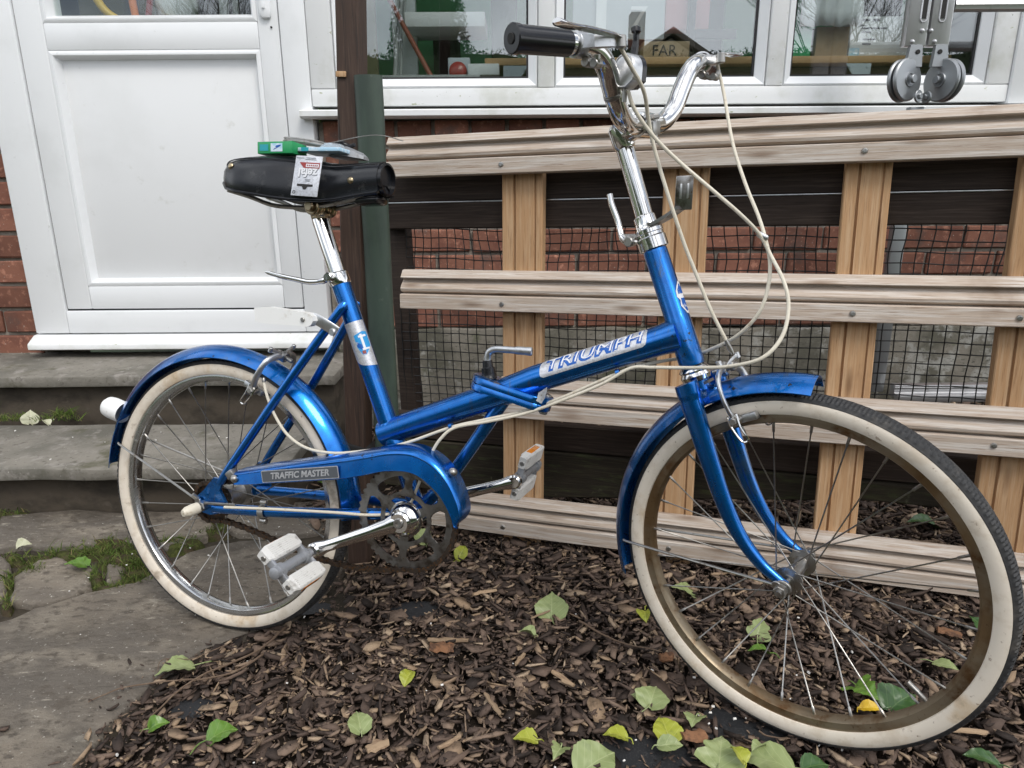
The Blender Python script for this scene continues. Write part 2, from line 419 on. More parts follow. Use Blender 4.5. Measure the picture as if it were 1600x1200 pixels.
M['house'] = mat('tan_render', (.58, .50, .40), .9)
M['roof'] = mat('brown_roof_tile', (.26, .22, .18), .85, 0, [(1.5, (.32, .27, .22), .45, .65, U)])
M['trunk'] = mat('bare_tree_bark', (.045, .038, .030), .9)
M['hedge'] = mat('dark_hedge', (.028, .045, .018), .9, island=[(0, (.018, .032, .012)), (1, (.055, .075, .03))])
def glass(name, refl, rough=0.0):
    m = bpy.data.materials.new(name); m.use_nodes = True
    N, L = m.node_tree.nodes, m.node_tree.links
    N.clear()
    o = N.new('ShaderNodeOutputMaterial'); mx = N.new('ShaderNodeMixShader')
    t = N.new('ShaderNodeBsdfTransparent'); g = N.new('ShaderNodeBsdfGlossy')
    t.inputs[0].default_value = (.90, .93, .92, 1)
    g.inputs['Roughness'].default_value = rough
    g.inputs['Color'].default_value = (.95, .97, 1, 1)
    tc = N.new('ShaderNodeTexCoord'); nz = N.new('ShaderNodeTexNoise'); nz.inputs['Scale'].default_value = 2.2
    bp_ = N.new('ShaderNodeBump'); bp_.inputs['Strength'].default_value = .02; bp_.inputs['Distance'].default_value = .01
    L.new(tc.outputs['Object'], nz.inputs[0]); L.new(nz.outputs[0], bp_.inputs['Height']); L.new(bp_.outputs[0], g.inputs['Normal'])
    mx.inputs[0].default_value = refl
    L.new(t.outputs[0], mx.inputs[1]); L.new(g.outputs[0], mx.inputs[2]); L.new(mx.outputs[0], o.inputs[0])
    return m
M['glass'] = glass('double_glazing', .125)
M['glass_door'] = glass('door_glazing', .10)
def leaf_mat(name, c, vein, dark, rough=.45):
    """leaf blade: midrib and side veins follow the blade's own axes (x across, y along)"""
    m = mat(name, c, rough, 0, [(60, dark, .50, .72, U), (14, vein, .58, .80, U), (28, (.20, .13, .05), .66, .74, U)], [(60, .25, U, .001)], spec=.45)
    N, L = m.node_tree.nodes, m.node_tree.links
    b = N['Principled BSDF']
    src = b.inputs['Base Color'].links[0].from_socket
    tc = N.new('ShaderNodeTexCoord'); sp = N.new('ShaderNodeSeparateXYZ'); L.new(tc.outputs['Object'], sp.inputs[0])
    def mth(op, a, bb):
        n = N.new('ShaderNodeMath'); n.operation = op
        for i, q in enumerate((a, bb)):
            if q is None: continue
            if isinstance(q, (int, float)): n.inputs[i].default_value = q
            else: L.new(q, n.inputs[i])
        return n.outputs[0]
    ax = mth('ABSOLUTE', sp.outputs[0], None)
    mid = mth('LESS_THAN', ax, .0007)
    ph = mth('PINGPONG', mth('SUBTRACT', sp.outputs[1], mth('MULTIPLY', ax, .8)), .0065)
    side = mth('LESS_THAN', ph, .00045)
    f = mth('MULTIPLY', mth('MAXIMUM', mid, side), .55)
    x = N.new('ShaderNodeMix'); x.data_type = 'RGBA'
    L.new(f, x.inputs[0]); L.new(src, x.inputs[6]); x.inputs[7].default_value = (*vein, 1)
    L.new(x.outputs[2], b.inputs['Base Color'])
    b.inputs['Subsurface Weight'].default_value = 0
    return m
M['leaf_pale'] = leaf_mat('pale_green_leaf', (.25, .30, .125), (.38, .42, .22), (.19, .235, .09))
M['leaf_yellow'] = leaf_mat('yellow_green_leaf', (.32, .345, .04), (.44, .45, .11), (.19, .22, .03))
M['leaf_bright'] = leaf_mat('bright_green_leaf', (.105, .205, .030), (.22, .31, .08), (.055, .13, .022), .3)
M['leaf_dark'] = leaf_mat('dark_green_leaf', (.040, .095, .025), (.12, .19, .07), (.025, .06, .018), .3)
M['leaf_gold'] = leaf_mat('golden_yellow_leaf', (.62, .40, .02), (.70, .52, .10), (.45, .24, .02))
M['leaf_cream'] = leaf_mat('cream_dry_leaf', (.46, .46, .32), (.56, .54, .42), (.33, .33, .20))
# ================================================================== GROUND
def xb(y):
    """edge between paving (smaller x) and bark bed"""
    K = [(-3, -.95), (0, -.74), (.55, -.70), (.84, -.655), (1.03, -.615), (1.12, -.56), (1.165, -.49), (1.215, -.35), (1.42, -.34), (1.56, -.42), (1.68, -.56), (3, -.56)]
    for (a, p), (b, q) in zip(K, K[1:]):
        if y <= b: return p + (q - p) * (y - a) / (b - a)
    return K[-1][1]
g = MB(); g.add([(-40, -40, -.06), (40, -40, -.06), (40, 40, -.06), (-40, 40, -.06)], [(0, 1, 2, 3)])
o = g.obj('ground', M['lawn']); o['kind'] = 'structure'
# soil of the bed: a gently sloping bumpy sheet
b = MB(); nx, ny = 70, 64
xs = [-1.0 + 3.6 * i / nx for i in range(nx + 1)]; ys = [-.9 + 3.3 * j / ny for j in range(ny + 1)]
for y in ys:
    for x in xs:
        d = x - xb(y)
        z = gz(x, y) - .018 + .007 * mnoise.noise(V(x * 6, y * 6, .3)) if d > 0 else gz(x, y) - .045
        if abs(d) < .05: z -= .006
        b.v.append(V(x, y, z))
for j in range(ny):
    for i in range(nx):
        k = j * (nx + 1) + i
        b.f.append((k, k + 1, k + nx + 2, k + nx + 1))
o = b.obj('soil', M['soil'], sharp=0); o['kind'] = 'structure'

# paving: joint bed with separate stones lying in it
pav = MB(); pav.add([(-4.0, -2.5, -.022), (-.50, -2.5, -.022), (-.30, 1.2, -.022), (-.30, 1.80, -.022), (-4.0, 1.80, -.022)], [(0, 1, 2, 3, 4)])
pav = pav.obj('paving', M['grit'], sharp=0); pav['kind'] = 'structure'
def stone(px, z=0.0, world_pts=None, th=.03, jit=.006):
    P = [at(x, y, Z=z).xy for x, y in px] if px else []
    P += [Vector(p) for p in (world_pts or [])]
    Q = []
    n = len(P)
    for i in range(n):                         # ragged outline
        a, c = P[i], P[(i + 1) % n]
        k = max(2, int((c - a).length / .022))
        k = min(k, 26)
        for t in range(k):
            p = a.lerp(c, t / k)
            nn = V(mnoise.noise(V(p.x * 23, p.y * 23, 1)), mnoise.noise(V(p.x * 23, p.y * 23, 7)), 0)
            Q.append(V(p.x + nn.x * jit * 1.6, p.y + nn.y * jit * 1.6, 0))
    cx = sum((q for q in Q), V(0, 0, 0)) / len(Q)
    def ring(ins, zz, wob=0):
        o_ = []
        for q in Q:
            d = (cx - q); l = d.length
            r = q + d * (min(ins / max(l, .01), .5))
            o_.append(V(r.x, r.y, zz + wob * mnoise.noise(V(r.x * 9, r.y * 9, 3))))
        return o_
    m = MB()
    m.loft([ring(0, z - th), ring(0, z - .007), ring(.004, z - .002, .003), ring(.014, z, .004)], True, True)
    return m.obj('flagstone', M['flag'], pav, 50)
stone([(-60, 985), (0, 972), (60, 947), (135, 926), (215, 908), (300, 860), (380, 842), (470, 846), (545, 878), (470, 950), (400, 985), (330, 1008), (250, 1060), (170, 1130), (105, 1215)], 0,
      [(-.78, .30), (-.95, -.6), (-2.2, -.6), (-2.2, .62)])
stone([(12, 938), (24, 900), (60, 872), (88, 868), (140, 886), (142, 914), (110, 929), (60, 942)], -.003)
stone([(162, 880), (190, 878), (198, 896), (172, 908)], -.006)
stone([(0, 806), (60, 800), (120, 793), (205, 800), (214, 846), (160, 846), (90, 852), (30, 850), (-20, 860)], -.004)
stone([(222, 798), (300, 796), (335, 820), (322, 838), (258, 856), (232, 846)], -.003)
stone([(318, 792), (430, 787), (520, 800), (515, 826), (450, 834), (372, 832), (345, 820)], -.004)
stone([(-40, 872), (10, 866), (20, 890), (4, 930), (-50, 952)], -.004)
stone([(-300, 812), (-60, 800), (-28, 862), (-60, 945), (-400, 1000)], -.003)
stone([(430, 785), (520, 780), (535, 792), (528, 800), (450, 793)], -.006)
# ================================================================== STEPS
def rough_slab(name, m, x0, x1, y0, y1, z0, z1, parent, amp=.003, cell=.03):
    bm = bmesh.new(); bmesh.ops.create_cube(bm, size=1)
    for v in bm.verts: v.co = V(x0 + (v.co.x + .5) * (x1 - x0), y0 + (v.co.y + .5) * (y1 - y0), z0 + (v.co.z + .5) * (z1 - z0))
    bmesh.ops.bevel(bm, geom=list(bm.edges), offset=.005, segments=2, affect='EDGES', profile=.5)
    es = [e for e in bm.edges if abs(e.verts[0].co.x - e.verts[1].co.x) > .3]
    bmesh.ops.subdivide_edges(bm, edges=es, cuts=int((x1 - x0) / cell), use_grid_fill=True)
    for v in bm.verts:
        p = v.co
        v.co = p + V(0, mnoise.noise(V(p.x * 9, 2, p.z * 20)) * amp * 1.5, mnoise.noise(V(p.x * 7, p.y * 3, 5)) * amp)
    me = bpy.data.meshes.new(name); bm.to_mesh(me); bm.free()
    me.polygons.foreach_set('use_smooth', [True] * len(me.polygons)); me.set_sharp_from_angle(angle=RAD(40))
    return put(name, me, m, parent)
steps = thing('stone_steps', 'two worn grey stone steps up to the white back door', 'steps', (0, 0, 0))
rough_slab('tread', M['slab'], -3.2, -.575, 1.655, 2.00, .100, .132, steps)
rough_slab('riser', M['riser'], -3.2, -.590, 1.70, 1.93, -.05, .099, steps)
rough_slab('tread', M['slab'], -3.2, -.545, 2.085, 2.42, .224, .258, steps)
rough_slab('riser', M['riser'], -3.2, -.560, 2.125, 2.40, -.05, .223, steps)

# ================================================================== HOUSE
WY = 2.40                                        # plane of the brickwork face and of the door and window frames
house = thing('brick_house', 'red brick house wall with white door and window above mossy plinth', 'house', (0, 0, 0))
core = MB()
core.bx(-4.5, -1.632, WY + .012, WY + .26, -.05, .985)
core.bx(-.618, 4.5, WY + .012, WY + .26, .336, 1.012)
core.bx(-.618, 4.5, WY + .037, WY + .258, 1.0115, 1.0570)
core.bx(-4.5, 4.5, WY + .014, WY + .26, 2.25, 2.75)
core.bx(2.42, 4.5, WY + .013, WY + .26, 1.013, 2.249)
wall = core.obj('wall', M['mortar'], house)
pl = MB(); bmx = 90
rough_slab('plinth', M['plinth'], -.600, 4.5, WY - .012, WY + .20, -.05, .334, house, .012, .05)
rough_slab('plinth', M['plinth'], -4.5, -1.64, WY - .012, WY + .20, -.05, .262, house, .006, .05)
# bricks, one object each; four shared shapes
def brick_mesh(w, h=.0735, d=.10):
    bm = bmesh.new(); bmesh.ops.create_cube(bm, size=1)
    for v in bm.verts: v.co = V(v.co.x * w, v.co.y * d, v.co.z * h)
    bmesh.ops.bevel(bm, geom=list(bm.edges), offset=.004, segments=1, affect='EDGES')
    for v in bm.verts: v.co += V(rnd.uniform(-1, 1), rnd.uniform(-.6, .6), rnd.uniform(-1, 1)) * .0014
    me = bpy.data.meshes.new('brick'); bm.to_mesh(me); bm.free()
    return me
FULL = [brick_mesh(.225) for _ in range(3)]; HALF = [brick_mesh(.108) for _ in range(2)]; SMALL = brick_mesh(.075)
def course(x0, x1, z, k, y=WY + .048):
    x = x0 - (0 if k % 2 else .118)
    while x < x1:
        kind = FULL
        w = .225
        if k % 3 == 1: kind, w = HALF, .108          # a header course now and then
        cx = x + w / 2
        if cx - w / 2 < x0 - .002:                    # cut brick at the end
            kind, w = HALF, .108; cx = x0 + w / 2; x = x0
        if cx + w / 2 > x1: break
        put('brick', rnd.choice(kind), M['brick'], wall, Matrix.Translation((cx, y + rnd.uniform(-.003, .003), z + rnd.uniform(-.001, .001))) @ Matrix.Rotation(rnd.uniform(-.008, .008), 4, 'Y'))
        x += w + .011
PITCHB = .0855
for k in range(8): course(-.60, 2.1, .336 + .043 + k * PITCHB, k)
for k in range(9):                                   # beside the door the courses start at the frame and run away from it
    x = -1.640
    for j in range(4):
        w = .108 if (k % 2 and j == 0) else .225
        put('brick', rnd.choice(HALF if w < .2 else FULL), M['brick'], wall, Matrix.Translation((x - w / 2, WY + .048 + rnd.uniform(-.003, .003), .262 + .043 + k * PITCHB - .02)) @ Matrix.Rotation(rnd.uniform(-.008, .008), 4, 'Y'))
        x -= w + .011

# ---- window: one white frame, three panes
win = MB()
def bar(b, x0, x1, z0, z1, y0=WY - .035, y1=WY + .035, bev=.004): b.bx(x0, x1, y0, y1, z0, z1, bev)
bar(win, -.620, 1.556, 1.056, 1.106)                  # bottom rail of the outer frame
bar(win, -.620, 1.556, 2.10, 2.16)
for x0, x1 in ((-.620, -.545), (.088, .138), (.798, .850), (1.486, 1.556)): bar(win, x0, x1, 1.107, 2.099)
window = win.obj('window', M['upvc_grimy'], house)
for x0, x1 in ((-.545, .088), (.138, .798), (.850, 1.486)):
    s = MB()                                           # glazing bead: sloping inner frame
    zi0, zi1 = 1.107, 2.099
    def prof(p, q, inn):                               # corner mitred frame from four trapezoid lofts
        return p, q, inn
    a = [(x0, zi0), (x1, zi0), (x1, zi1), (x0, zi1)]
    w_ = .030
    c = [(x0 + w_, zi0 + w_), (x1 - w_, zi0 + w_), (x1 - w_, zi1 - w_), (x0 + w_, zi1 - w_)]
    for i in range(4):
        j = (i + 1) % 4
        s.loft([[V(a[q][0], WY - .022, a[q][1]), V(a[q][0] * .8 + c[q][0] * .2, WY - .030, a[q][1] * .8 + c[q][1] * .2), V(c[q][0], WY - .006, c[q][1]), V(c[q][0], WY + .02, c[q][1]), V(a[q][0], WY + .02, a[q][1])] for q in (i, j)])
    s.obj('bead', M['upvc'], window)
    t = MB()
    for (ux0, ux1, uz0, uz1) in ((x0 + w_, x1 - w_, zi0 + w_, zi0 + w_ + .006), (x0 + w_, x0 + w_ + .006, zi0 + w_ + .006, zi1 - w_), (x1 - w_ - .006, x1 - w_, zi0 + w_ + .006, zi1 - w_)):
        t.bx(ux0, ux1, WY + .000, WY + .012, uz0, uz1)
    t.obj('seal', M['seal'], window)
    gl = MB(); gl.bx(x0 + w_ - .004, x1 - w_ + .004, WY + .004, WY + .009, zi0 + w_ - .004, zi1)
    gl.obj('pane', M['glass'], window)
sl = MB()
sl.loft([[V(x, WY + .02, 1.047), V(x, WY - .068, 1.043), V(x, WY - .074, 1.039), V(x, WY - .074, 1.024), V(x, WY - .062, 1.017), V(x, WY + .02, 1.020)] for x in (-.652, 1.62)])
sl.obj('sill', M['upvc_grimy'], window)
tr = MB(); tr.bx(1.557, 1.64, WY - .045, WY + .03, 1.05, 2.24, .004); tr.bx(1.643, 2.42, WY - .030, WY + .03, 1.05, 2.24, .004); tr.bx(-.62, 1.64, WY - .03, WY + .03, 2.163, 2.24, .003)
tr.obj('window_trim', M['upvc'], house)
ls = MB(); ls.bx(-3.2, -1.665, WY - .06, WY + .03, .985, 1.02, .005); ls.bx(-3.2, -1.70, WY - .015, WY + .03, 1.021, 2.24, .004)
ls.obj('sill', M['upvc_grimy'], house)

# ---- door
df = MB()
df.bx(-1.626, -1.512, WY - .035, WY + .05, .336, 2.20, .004)
df.bx(-.702, -.622, WY - .035, WY + .05, .336, 2.20, .004)
df.bx(-1.5115, -.7025, WY - .035, WY + .05, .336, .412, .004)
df.bx(-1.626, -.622, WY - .034, WY + .05, 2.2005, 2.25, .004)
door = df.obj('door', M['upvc'], house)
th = MB(); th.loft([[V(x, WY + .05, .335), V(x, WY - .040, .330), V(x, WY - .078, .309), V(x, WY - .081, .304), V(x, WY - .081, .290), V(x, WY - .07, .285), V(x, WY + .05, .285)] for x in (-1.632, -.608)])
th.obj('threshold', M['upvc_grimy'], door)
# raised bead all round the opening of the leaf
def mitred(name, m, x0, x1, z0, z1, w_, y_out, y_in, parent, lip=.006):
    s = MB(); a = [(x0, z0), (x1, z0), (x1, z1), (x0, z1)]; c = [(x0 + w_, z0 + w_), (x1 - w_, z0 + w_), (x1 - w_, z1 - w_), (x0 + w_, z1 - w_)]
    for i in range(4):
        j = (i + 1) % 4
        def sec(q):
            f = lambda t, y: V(a[q][0] + (c[q][0] - a[q][0]) * t, y, a[q][1] + (c[q][1] - a[q][1]) * t)
            return [f(0, y_out), f(lip / w_, y_out - .003), f(.55, y_out - .002), f(1, y_in), f(1, WY + .04), f(0, WY + .04)]
        s.loft([sec(i), sec(j)])
    return s.obj(name, m, parent)
LX0, LX1, LZ0 = -1.508, -.706, .418
PX0, PX1, PZ0, PZ1 = -1.425, -.770, .495, 1.222
lf = MB()
lf.bx(LX0, PX0, WY - .028, WY + .04, LZ0, 2.19, .004)
lf.bx(PX1, LX1, WY - .028, WY + .04, LZ0, 2.19, .004)
lf.bx(PX0 + .0005, PX1 - .0005, WY - .028, WY + .04, LZ0, PZ0, .004)
lf.bx(PX0 + .0005, PX1 - .0005, WY - .028, WY + .04, PZ1, 1.300, .004)
lf.bx(PX0 + .0005, PX1 - .0005, WY - .028, WY + .04, 2.08, 2.19, .004)
lf.obj('leaf_frame', M['upvc'], door)
mitred('bead', M['upvc'], PX0, PX1, PZ0, PZ1, .024, WY - .026, WY - .002, door)
mitred('bead', M['upvc'], PX0, PX1, 1.300, 2.08, .024, WY - .026, WY - .004, door)
mitred('draught_strip', M['seal'], LX0 - .004, LX1 + .004, LZ0 - .006, 2.199, .005, WY - .018, WY - .018, door, .001)
pn = MB(); pn.bx(PX0 + .02, PX1 - .02, WY - .001, WY + .02, PZ0 + .02, PZ1 - .02, .002); pn.obj('panel', M['upvc_panel'], door)
gl = MB(); gl.bx(PX0 + .02, PX1 - .02, WY + .004, WY + .009, 1.318, 2.06); gl.obj('pane', M['glass_door'], door)
hd = MB(); hd.tube([V(-.742, WY - .034, z) for z in (1.306, 1.309, 1.316, 1.33, 1.55)], [.006, .014, .018, .019, .019], 16, True, .55, V(1, 0, 0))
hd.bx(-.746, -.738, WY - .049, WY - .043, 1.333, 1.345); hd.obj('handle', M['upvc'], door)
mk = MB(); mk.disc((-.728, WY - .030, 1.283), (0, 1, 0), .003, .004, 10); mk.obj('plug', M['ink'], door)

# ================================================================== ROOM BEHIND THE GLASS
rm = MB()
rm.bx(-2.2, 2.2, 4.35, 4.45, .3, 2.6); rm.bx(-2.3, -2.2, 2.67, 4.45, .3, 2.6); rm.bx(2.2, 2.3, 2.67, 4.45, .3, 2.6)
rm.obj('room_wall', M['roomdark'], house)
rf = MB(); rf.bx(-2.2, 2.2, 2.67, 4.35, .24, .3); rf.obj('room_floor', M['roomfloor'], house)
rc = MB(); rc.bx(-2.3, 2.3, 2.67, 4.45, 2.6, 2.66); rc.obj('room_ceiling', M['paper'], house)
gp = MB(); gp.bx(-.62, .30, 3.30, 3.33, .31, 2.5); gp.bx(.95, 1.9, 3.42, 3.45, .31, 2.5); gp.obj('green_partition', M['roomwall'], house)

def item(name, label, cat, m, mb, group=None):
    return tag(mb.obj(name, m), label, cat, group)
# work surfaces with their brackets
bn = thing('wall_bench', 'brown workbench board along the window behind the glass', 'workbench', (0, 0, 0))
q = MB(); q.bx(-.085, 1.50, 2.60, 3.05, 1.205, 1.228, .003); q.obj('worktop', M['bench_edge'], bn)
q = MB(); q.bx(.10, 1.50, 2.66, 2.69, .60, 1.202, .002); q.obj('back_board', M['bench'], bn)
for x, s in ((-.022, 1), (1.228, -1)):
    q = MB(); q.prism([(x, 2.595, 1.203), (x + s * .085, 2.595, 1.203), (x + s * .07, 2.595, 1.180), (x + s * .006, 2.595, 1.10), (x, 2.595, 1.10)], (0, .004, 0))
    for dx in (.012, .072): q.disc((x + s * dx, 2.594, 1.192), (0, 1, 0), .004, .004, 8)
    q.obj('bracket', M['grey_paint'], bn)
q = MB(); q.bx(-.50, -.10, 2.56, 2.60, 1.08, 1.172, .003); q.bx(-.50, -.10, 2.6005, 2.9, 1.155, 1.17); item('low_shelf', 'grey ledge inside the window carrying the red lamp', 'shelf', M['greytool'], q)
q = MB(); q.bx(-.365, -.085, 2.70, 2.95, 1.345, 1.392, .003); item('shelf_board', 'cream shelf board high behind the window pane nearest the door', 'shelf', M['paper'], q)
q = MB(); q.tube([(-.43, 2.72, 1.46), (-.268, 2.60, 1.170)], .0085, 10); item('broom_handle', 'red brown handle leaning behind the window nearest the door', 'broom', M['broom'], q)
q = MB(); q.tube([(-.405, 2.68, 1.172), (-.395, 2.70, 1.30), (-.365, 2.74, 1.50)], .008, 10); q.tube([(-.385, 2.68, 1.172), (-.378, 2.70, 1.30), (-.355, 2.74, 1.50)], .005, 8); item('grey_tube', 'grey metal tubes standing beside the leaning red brown handle', 'tube', M['greytool'], q)
q = MB(); q.bx(-.50, -.435, 2.52, 2.545, 1.150, 2.1, .003); item('roller_blind', 'olive blind hanging inside the window behind the brown post', 'blind', M['blind'], q)
q = MB(); q.bx(-.434, -.345, 2.86, 2.90, 1.16, 2.1, .003); item('white_board', 'white upright board inside the window behind the grey tubes', 'board', M['sheet'], q)
q = MB(); q.bx(-.215, -.138, 2.66, 2.70, 1.173, 1.240, .004); item('grey_box', 'grey metal box on the ledge inside the window behind the red lamp', 'box', M['grey_paint'], q)
q = MB(); q.lathe([(1e-5, -.018), (.022, -.016), (.032, -.004), (.030, .010), (.018, .018), (1e-5, .020)], (-.178, 2.625, 1.19), (0, -1, .25), 20); item('red_lamp', 'glossy red round lamp on the ledge inside the window', 'lamp', M['redplastic'], q)
q = MB(); q.bx(-.142, -.036, 2.585, 2.66, 1.173, 1.209, .003); item('white_box', 'low white box inside the window between red lamp and bracket', 'box', M['paper'], q)
q = MB(); q.bx(-.30, -.205, 3.0, 3.22, .31, 1.42, .02); item('tall_cupboard', 'tall dark cupboard inside against the green partition', 'cupboard', M['dark_hole'], q)
q = MB(); q.bx(-.07, .03, 2.95, 3.12, 1.23, 1.60, .01); item('hanging_coat', 'dark coat hanging behind the window nearest the door', 'coat', M['hedge'], q)
fc = MB(); fc.bx(.462, .622, 2.66, 2.80, 1.229, 1.287, .002)
fc = item('marked_carton', 'brown cardboard box lettered FAR on the bench behind the middle pane', 'box', M['card'], fc)
def on_xz(cx, y, cz): return Matrix.Translation((cx, y, cz)) @ Matrix.Rotation(math.pi / 2, 4, 'X')
text_obj('lettering', 'FAR', .050, M['ink'], fc, on_xz(.535, 2.6585, 1.256), ext=.0004)
sv = MB(); sv.bx(.22, .54, 2.70, 2.715, 1.30, 1.75, .003)
sv = item('blue_bag', 'pale blue sack printed with a white 7 behind the middle pane', 'bag', M['grey_paint'], sv)
text_obj('numeral', '7', .13, M['decal_white'], sv, on_xz(.435, 2.6985, 1.355), ext=.0004, shear=.15)
q = MB(); q.bx(.30, .335, 2.69, 2.698, 1.30, 1.75); q.obj('stripe', M['decal_white'], sv)
q = MB(); q.bx(.545, .70, 2.72, 2.80, 1.335, 1.60, .004); item('pink_carton', 'red and pink carton high behind the middle pane', 'box', mat('pink_card', (.55, .22, .24), .6), q)
q = MB(); q.bx(.62, .645, 2.69, 2.715, 1.229, 1.6, .002); q.bx(.6455, .79, 2.69, 2.715, 1.30, 1.33, .002); item('black_rack', 'dark rack frame behind the middle pane beside the FAR box', 'rack', M['dark_hole'], q)
q = MB(); q.bx(.925, 1.042, 2.66, 2.80, 1.229, 1.350, .002); item('green_carton', 'bright green box at the window beside the ladder hinge', 'box', M['green_card'], q)
q = MB(); q.bx(1.060, 1.172, 2.665, 2.80, 1.229, 1.330, .002); item('plain_carton', 'plain brown cardboard box between green box and labelled box', 'box', M['card'], q)
lb = MB(); lb.bx(1.180, 1.42, 2.67, 2.82, 1.229, 1.362, .002)
lb = item('labelled_carton', 'box with a white printed label behind the ladder hinge', 'box', M['paper'], lb)
text_obj('lettering', 'BOX', .012, M['ink'], lb, on_xz(1.232, 2.6685, 1.332), ext=.0003) if False else None
for i, (x0, x1, z) in enumerate(((1.215, 1.24, 1.352), (1.25, 1.275, 1.352), (1.205, 1.225, 1.333), (1.215, 1.30, 1.325), (1.215, 1.25, 1.313), (1.222, 1.265, 1.290), (1.222, 1.252, 1.275))):
    q = MB(); q.bx(x0, x1, 2.6682, 2.6692, z - .0022 * (2 if i < 2 else 1), z + .0022); q.obj('print', M['ink'], lb)
q = MB(); q.bx(1.178, 1.214, 2.6675, 2.6690, 1.232, 1.262); q.obj('blue_print', M['pale_blue'], lb)
q = MB(); N_ = 14
for j in range(9):
    for i in range(N_ + 1):
        q.v.append(V(.985 + .21 * i / N_, 2.63 + .02 * mnoise.noise(V(i * .7, j * .9, 2)), 1.325 + .012 * mnoise.noise(V(i * .5, 3, 1)) + .045 * j))
for j in range(8):
    for i in range(N_): k = j * (N_ + 1) + i; q.f.append((k, k + 1, k + N_ + 2, k + N_ + 1))
sh = item('plastic_sheet', 'crumpled white plastic sheet hanging over the boxes by the ladder', 'sheet', M['sheet'], q)
md = sh.modifiers.new('thick', 'SOLIDIFY'); md.thickness = .002
q = MB(); q.bx(1.175, 1.36, 2.70, 2.84, 1.366, 1.45, .003); item('dark_carton', 'dark box stacked on the labelled box by the ladder', 'box', M['dark_hole'], q)
# things behind the glass of the door
q = MB(); q.tube(catmull([(-1.33, 2.52, 1.75), (-1.345, 2.52, 1.50), (-1.31, 2.52, 1.37), (-1.22, 2.54, 1.325), (-1.10, 2.56, 1.34)], 8), .013, 12); item('yellow_hose', 'yellow hose curling behind the glass of the white door', 'hose', M['yellowplastic'], q)
q = MB(); q.tube(catmull([(-1.25, 2.56, 1.75), (-1.235, 2.56, 1.45), (-1.225, 2.56, 1.34), (-1.20, 2.57, 1.325)], 8), .012, 12); item('orange_tube', 'orange tube behind the door glass beside the yellow hose', 'tube', M['orangeplastic'], q)
q = MB(); q.tube(catmull([(-1.175, 2.58, 1.75), (-1.18, 2.58, 1.45), (-1.20, 2.58, 1.34)], 8), .010, 12); item('red_tube', 'red tube behind the door glass beside the white sack', 'tube', M['redplastic'], q)
q = MB(); q.lathe([(1e-5, .08), (.03, .075), (.062, .04), (.070, 0), (.055, -.04), (.02, -.055), (1e-5, -.056)], (-1.115, 2.62, 1.40), (.1, 0, 1), 14); item('white_sack', 'white bag hanging behind the glass of the white door', 'bag', M['sheet'], q)
q = MB(); q.bx(-1.06, -.965, 2.7, 2.9, .32, 1.8, .01); item('dark_locker', 'dark cupboard behind the door glass', 'cupboard', M['dark_hole'], q)
q = MB(); q.tube([(-.955, 2.60, 1.31), (-.93, 2.62, 1.8)], .016, 10); q.tube([(-.915, 2.60, 1.31), (-.90, 2.62, 1.8)], .010, 10); item('grey_poles', 'grey poles behind the door glass near the handle', 'poles', M['greytool'], q)
q = MB(); q.bx(-.87, -.62, 2.72, 2.76, .32, 2.0, .004); item('lime_board', 'lime green board behind the door glass near the handle', 'board', mat('lime_paint', (.28, .50, .09), .6), q)
q = MB(); q.bx(-1.50, -1.34, 2.72, 2.76, .32, 2.0, .004); q.bx(-1.30, -1.16, 2.74, 2.78, .32, 2.0, .004); item('olive_board', 'olive brown boards behind the door glass at the hinge side', 'board', M['blind'], q)

# ================================================================== GARDEN BEHIND THE VIEWER (seen mirrored in the panes)
nb = thing('neighbour_house', 'tan gabled house with chimney mirrored in the window panes', 'house', (5.2, -20, -.06))
q = MB(); q.prism([(-3.6, 0, 0), (3.6, 0, 0), (3.6, 0, 3.1), (0, 0, 5.3), (-3.6, 0, 3.1)], (0, -8, 0)); q.obj('wall', M['house'], nb)
q = MB(); q.prism([(-4.0, .3, 2.95), (0, .3, 5.40), (4.0, .3, 2.95), (4.0, .3, 3.12), (0, .3, 5.58), (-4.0, .3, 3.12)], (0, -8.6, 0)); q.obj('roof', M['roof'], nb)
q = MB(); q.bx(-1.0, -.5, -2.6, -2.0, 4.2, 6.5, .03); q.obj('chimney', M['brick'], nb)
for x in (-2.0, 1.2): q = MB(); q.bx(x, x + 1.1, -.02, .06, .9, 2.0); q.obj('window', M['dark_hole'], nb)
def bare_tree(base, h, seed, label):
    r = random.Random(seed); t = thing('bare_tree', label, 'tree', base, 'bare trees mirrored in the panes')
    tr_, cr_ = MB(), MB()
    tr_.tube([V(0, 0, 0), V(.06, .05, h * .25), V(.0, .1, h * .5)], [.12, .09, .05], 8)
    def br(p, d, l, ra, n):
        e = p + d * l
        cr_.tube([p, p.lerp(e, .5) + V(r.uniform(-.1, .1), r.uniform(-.1, .1), .04) * l, e], [ra, ra * .8, ra * .55], 5, False)
        if n:
            for _ in range(4): br(p.lerp(e, r.uniform(.45, 1)), (d + V(r.uniform(-.9, .9), r.uniform(-.9, .9), r.uniform(-.1, .7))).normalized(), l * r.uniform(.55, .75), ra * .55, n - 1)
    for k in range(6):
        a = k * 1.05 + r.random()
        br(V(0, .1, h * (.3 + .04 * k)), V(math.cos(a) * .7, math.sin(a) * .7, .8).normalized(), h * .28, .030, 4)
    tr_.obj('trunk', M['trunk'], t); cr_.obj('crown', M['trunk'], t, 0)
bare_tree((9.5, -17, -.06), 7.5, 3, 'bare branched tree standing to one side of the tan gabled house')
bare_tree((-6.5, -15, -.06), 6.5, 5, 'bare branched tree standing over the dark hedge')
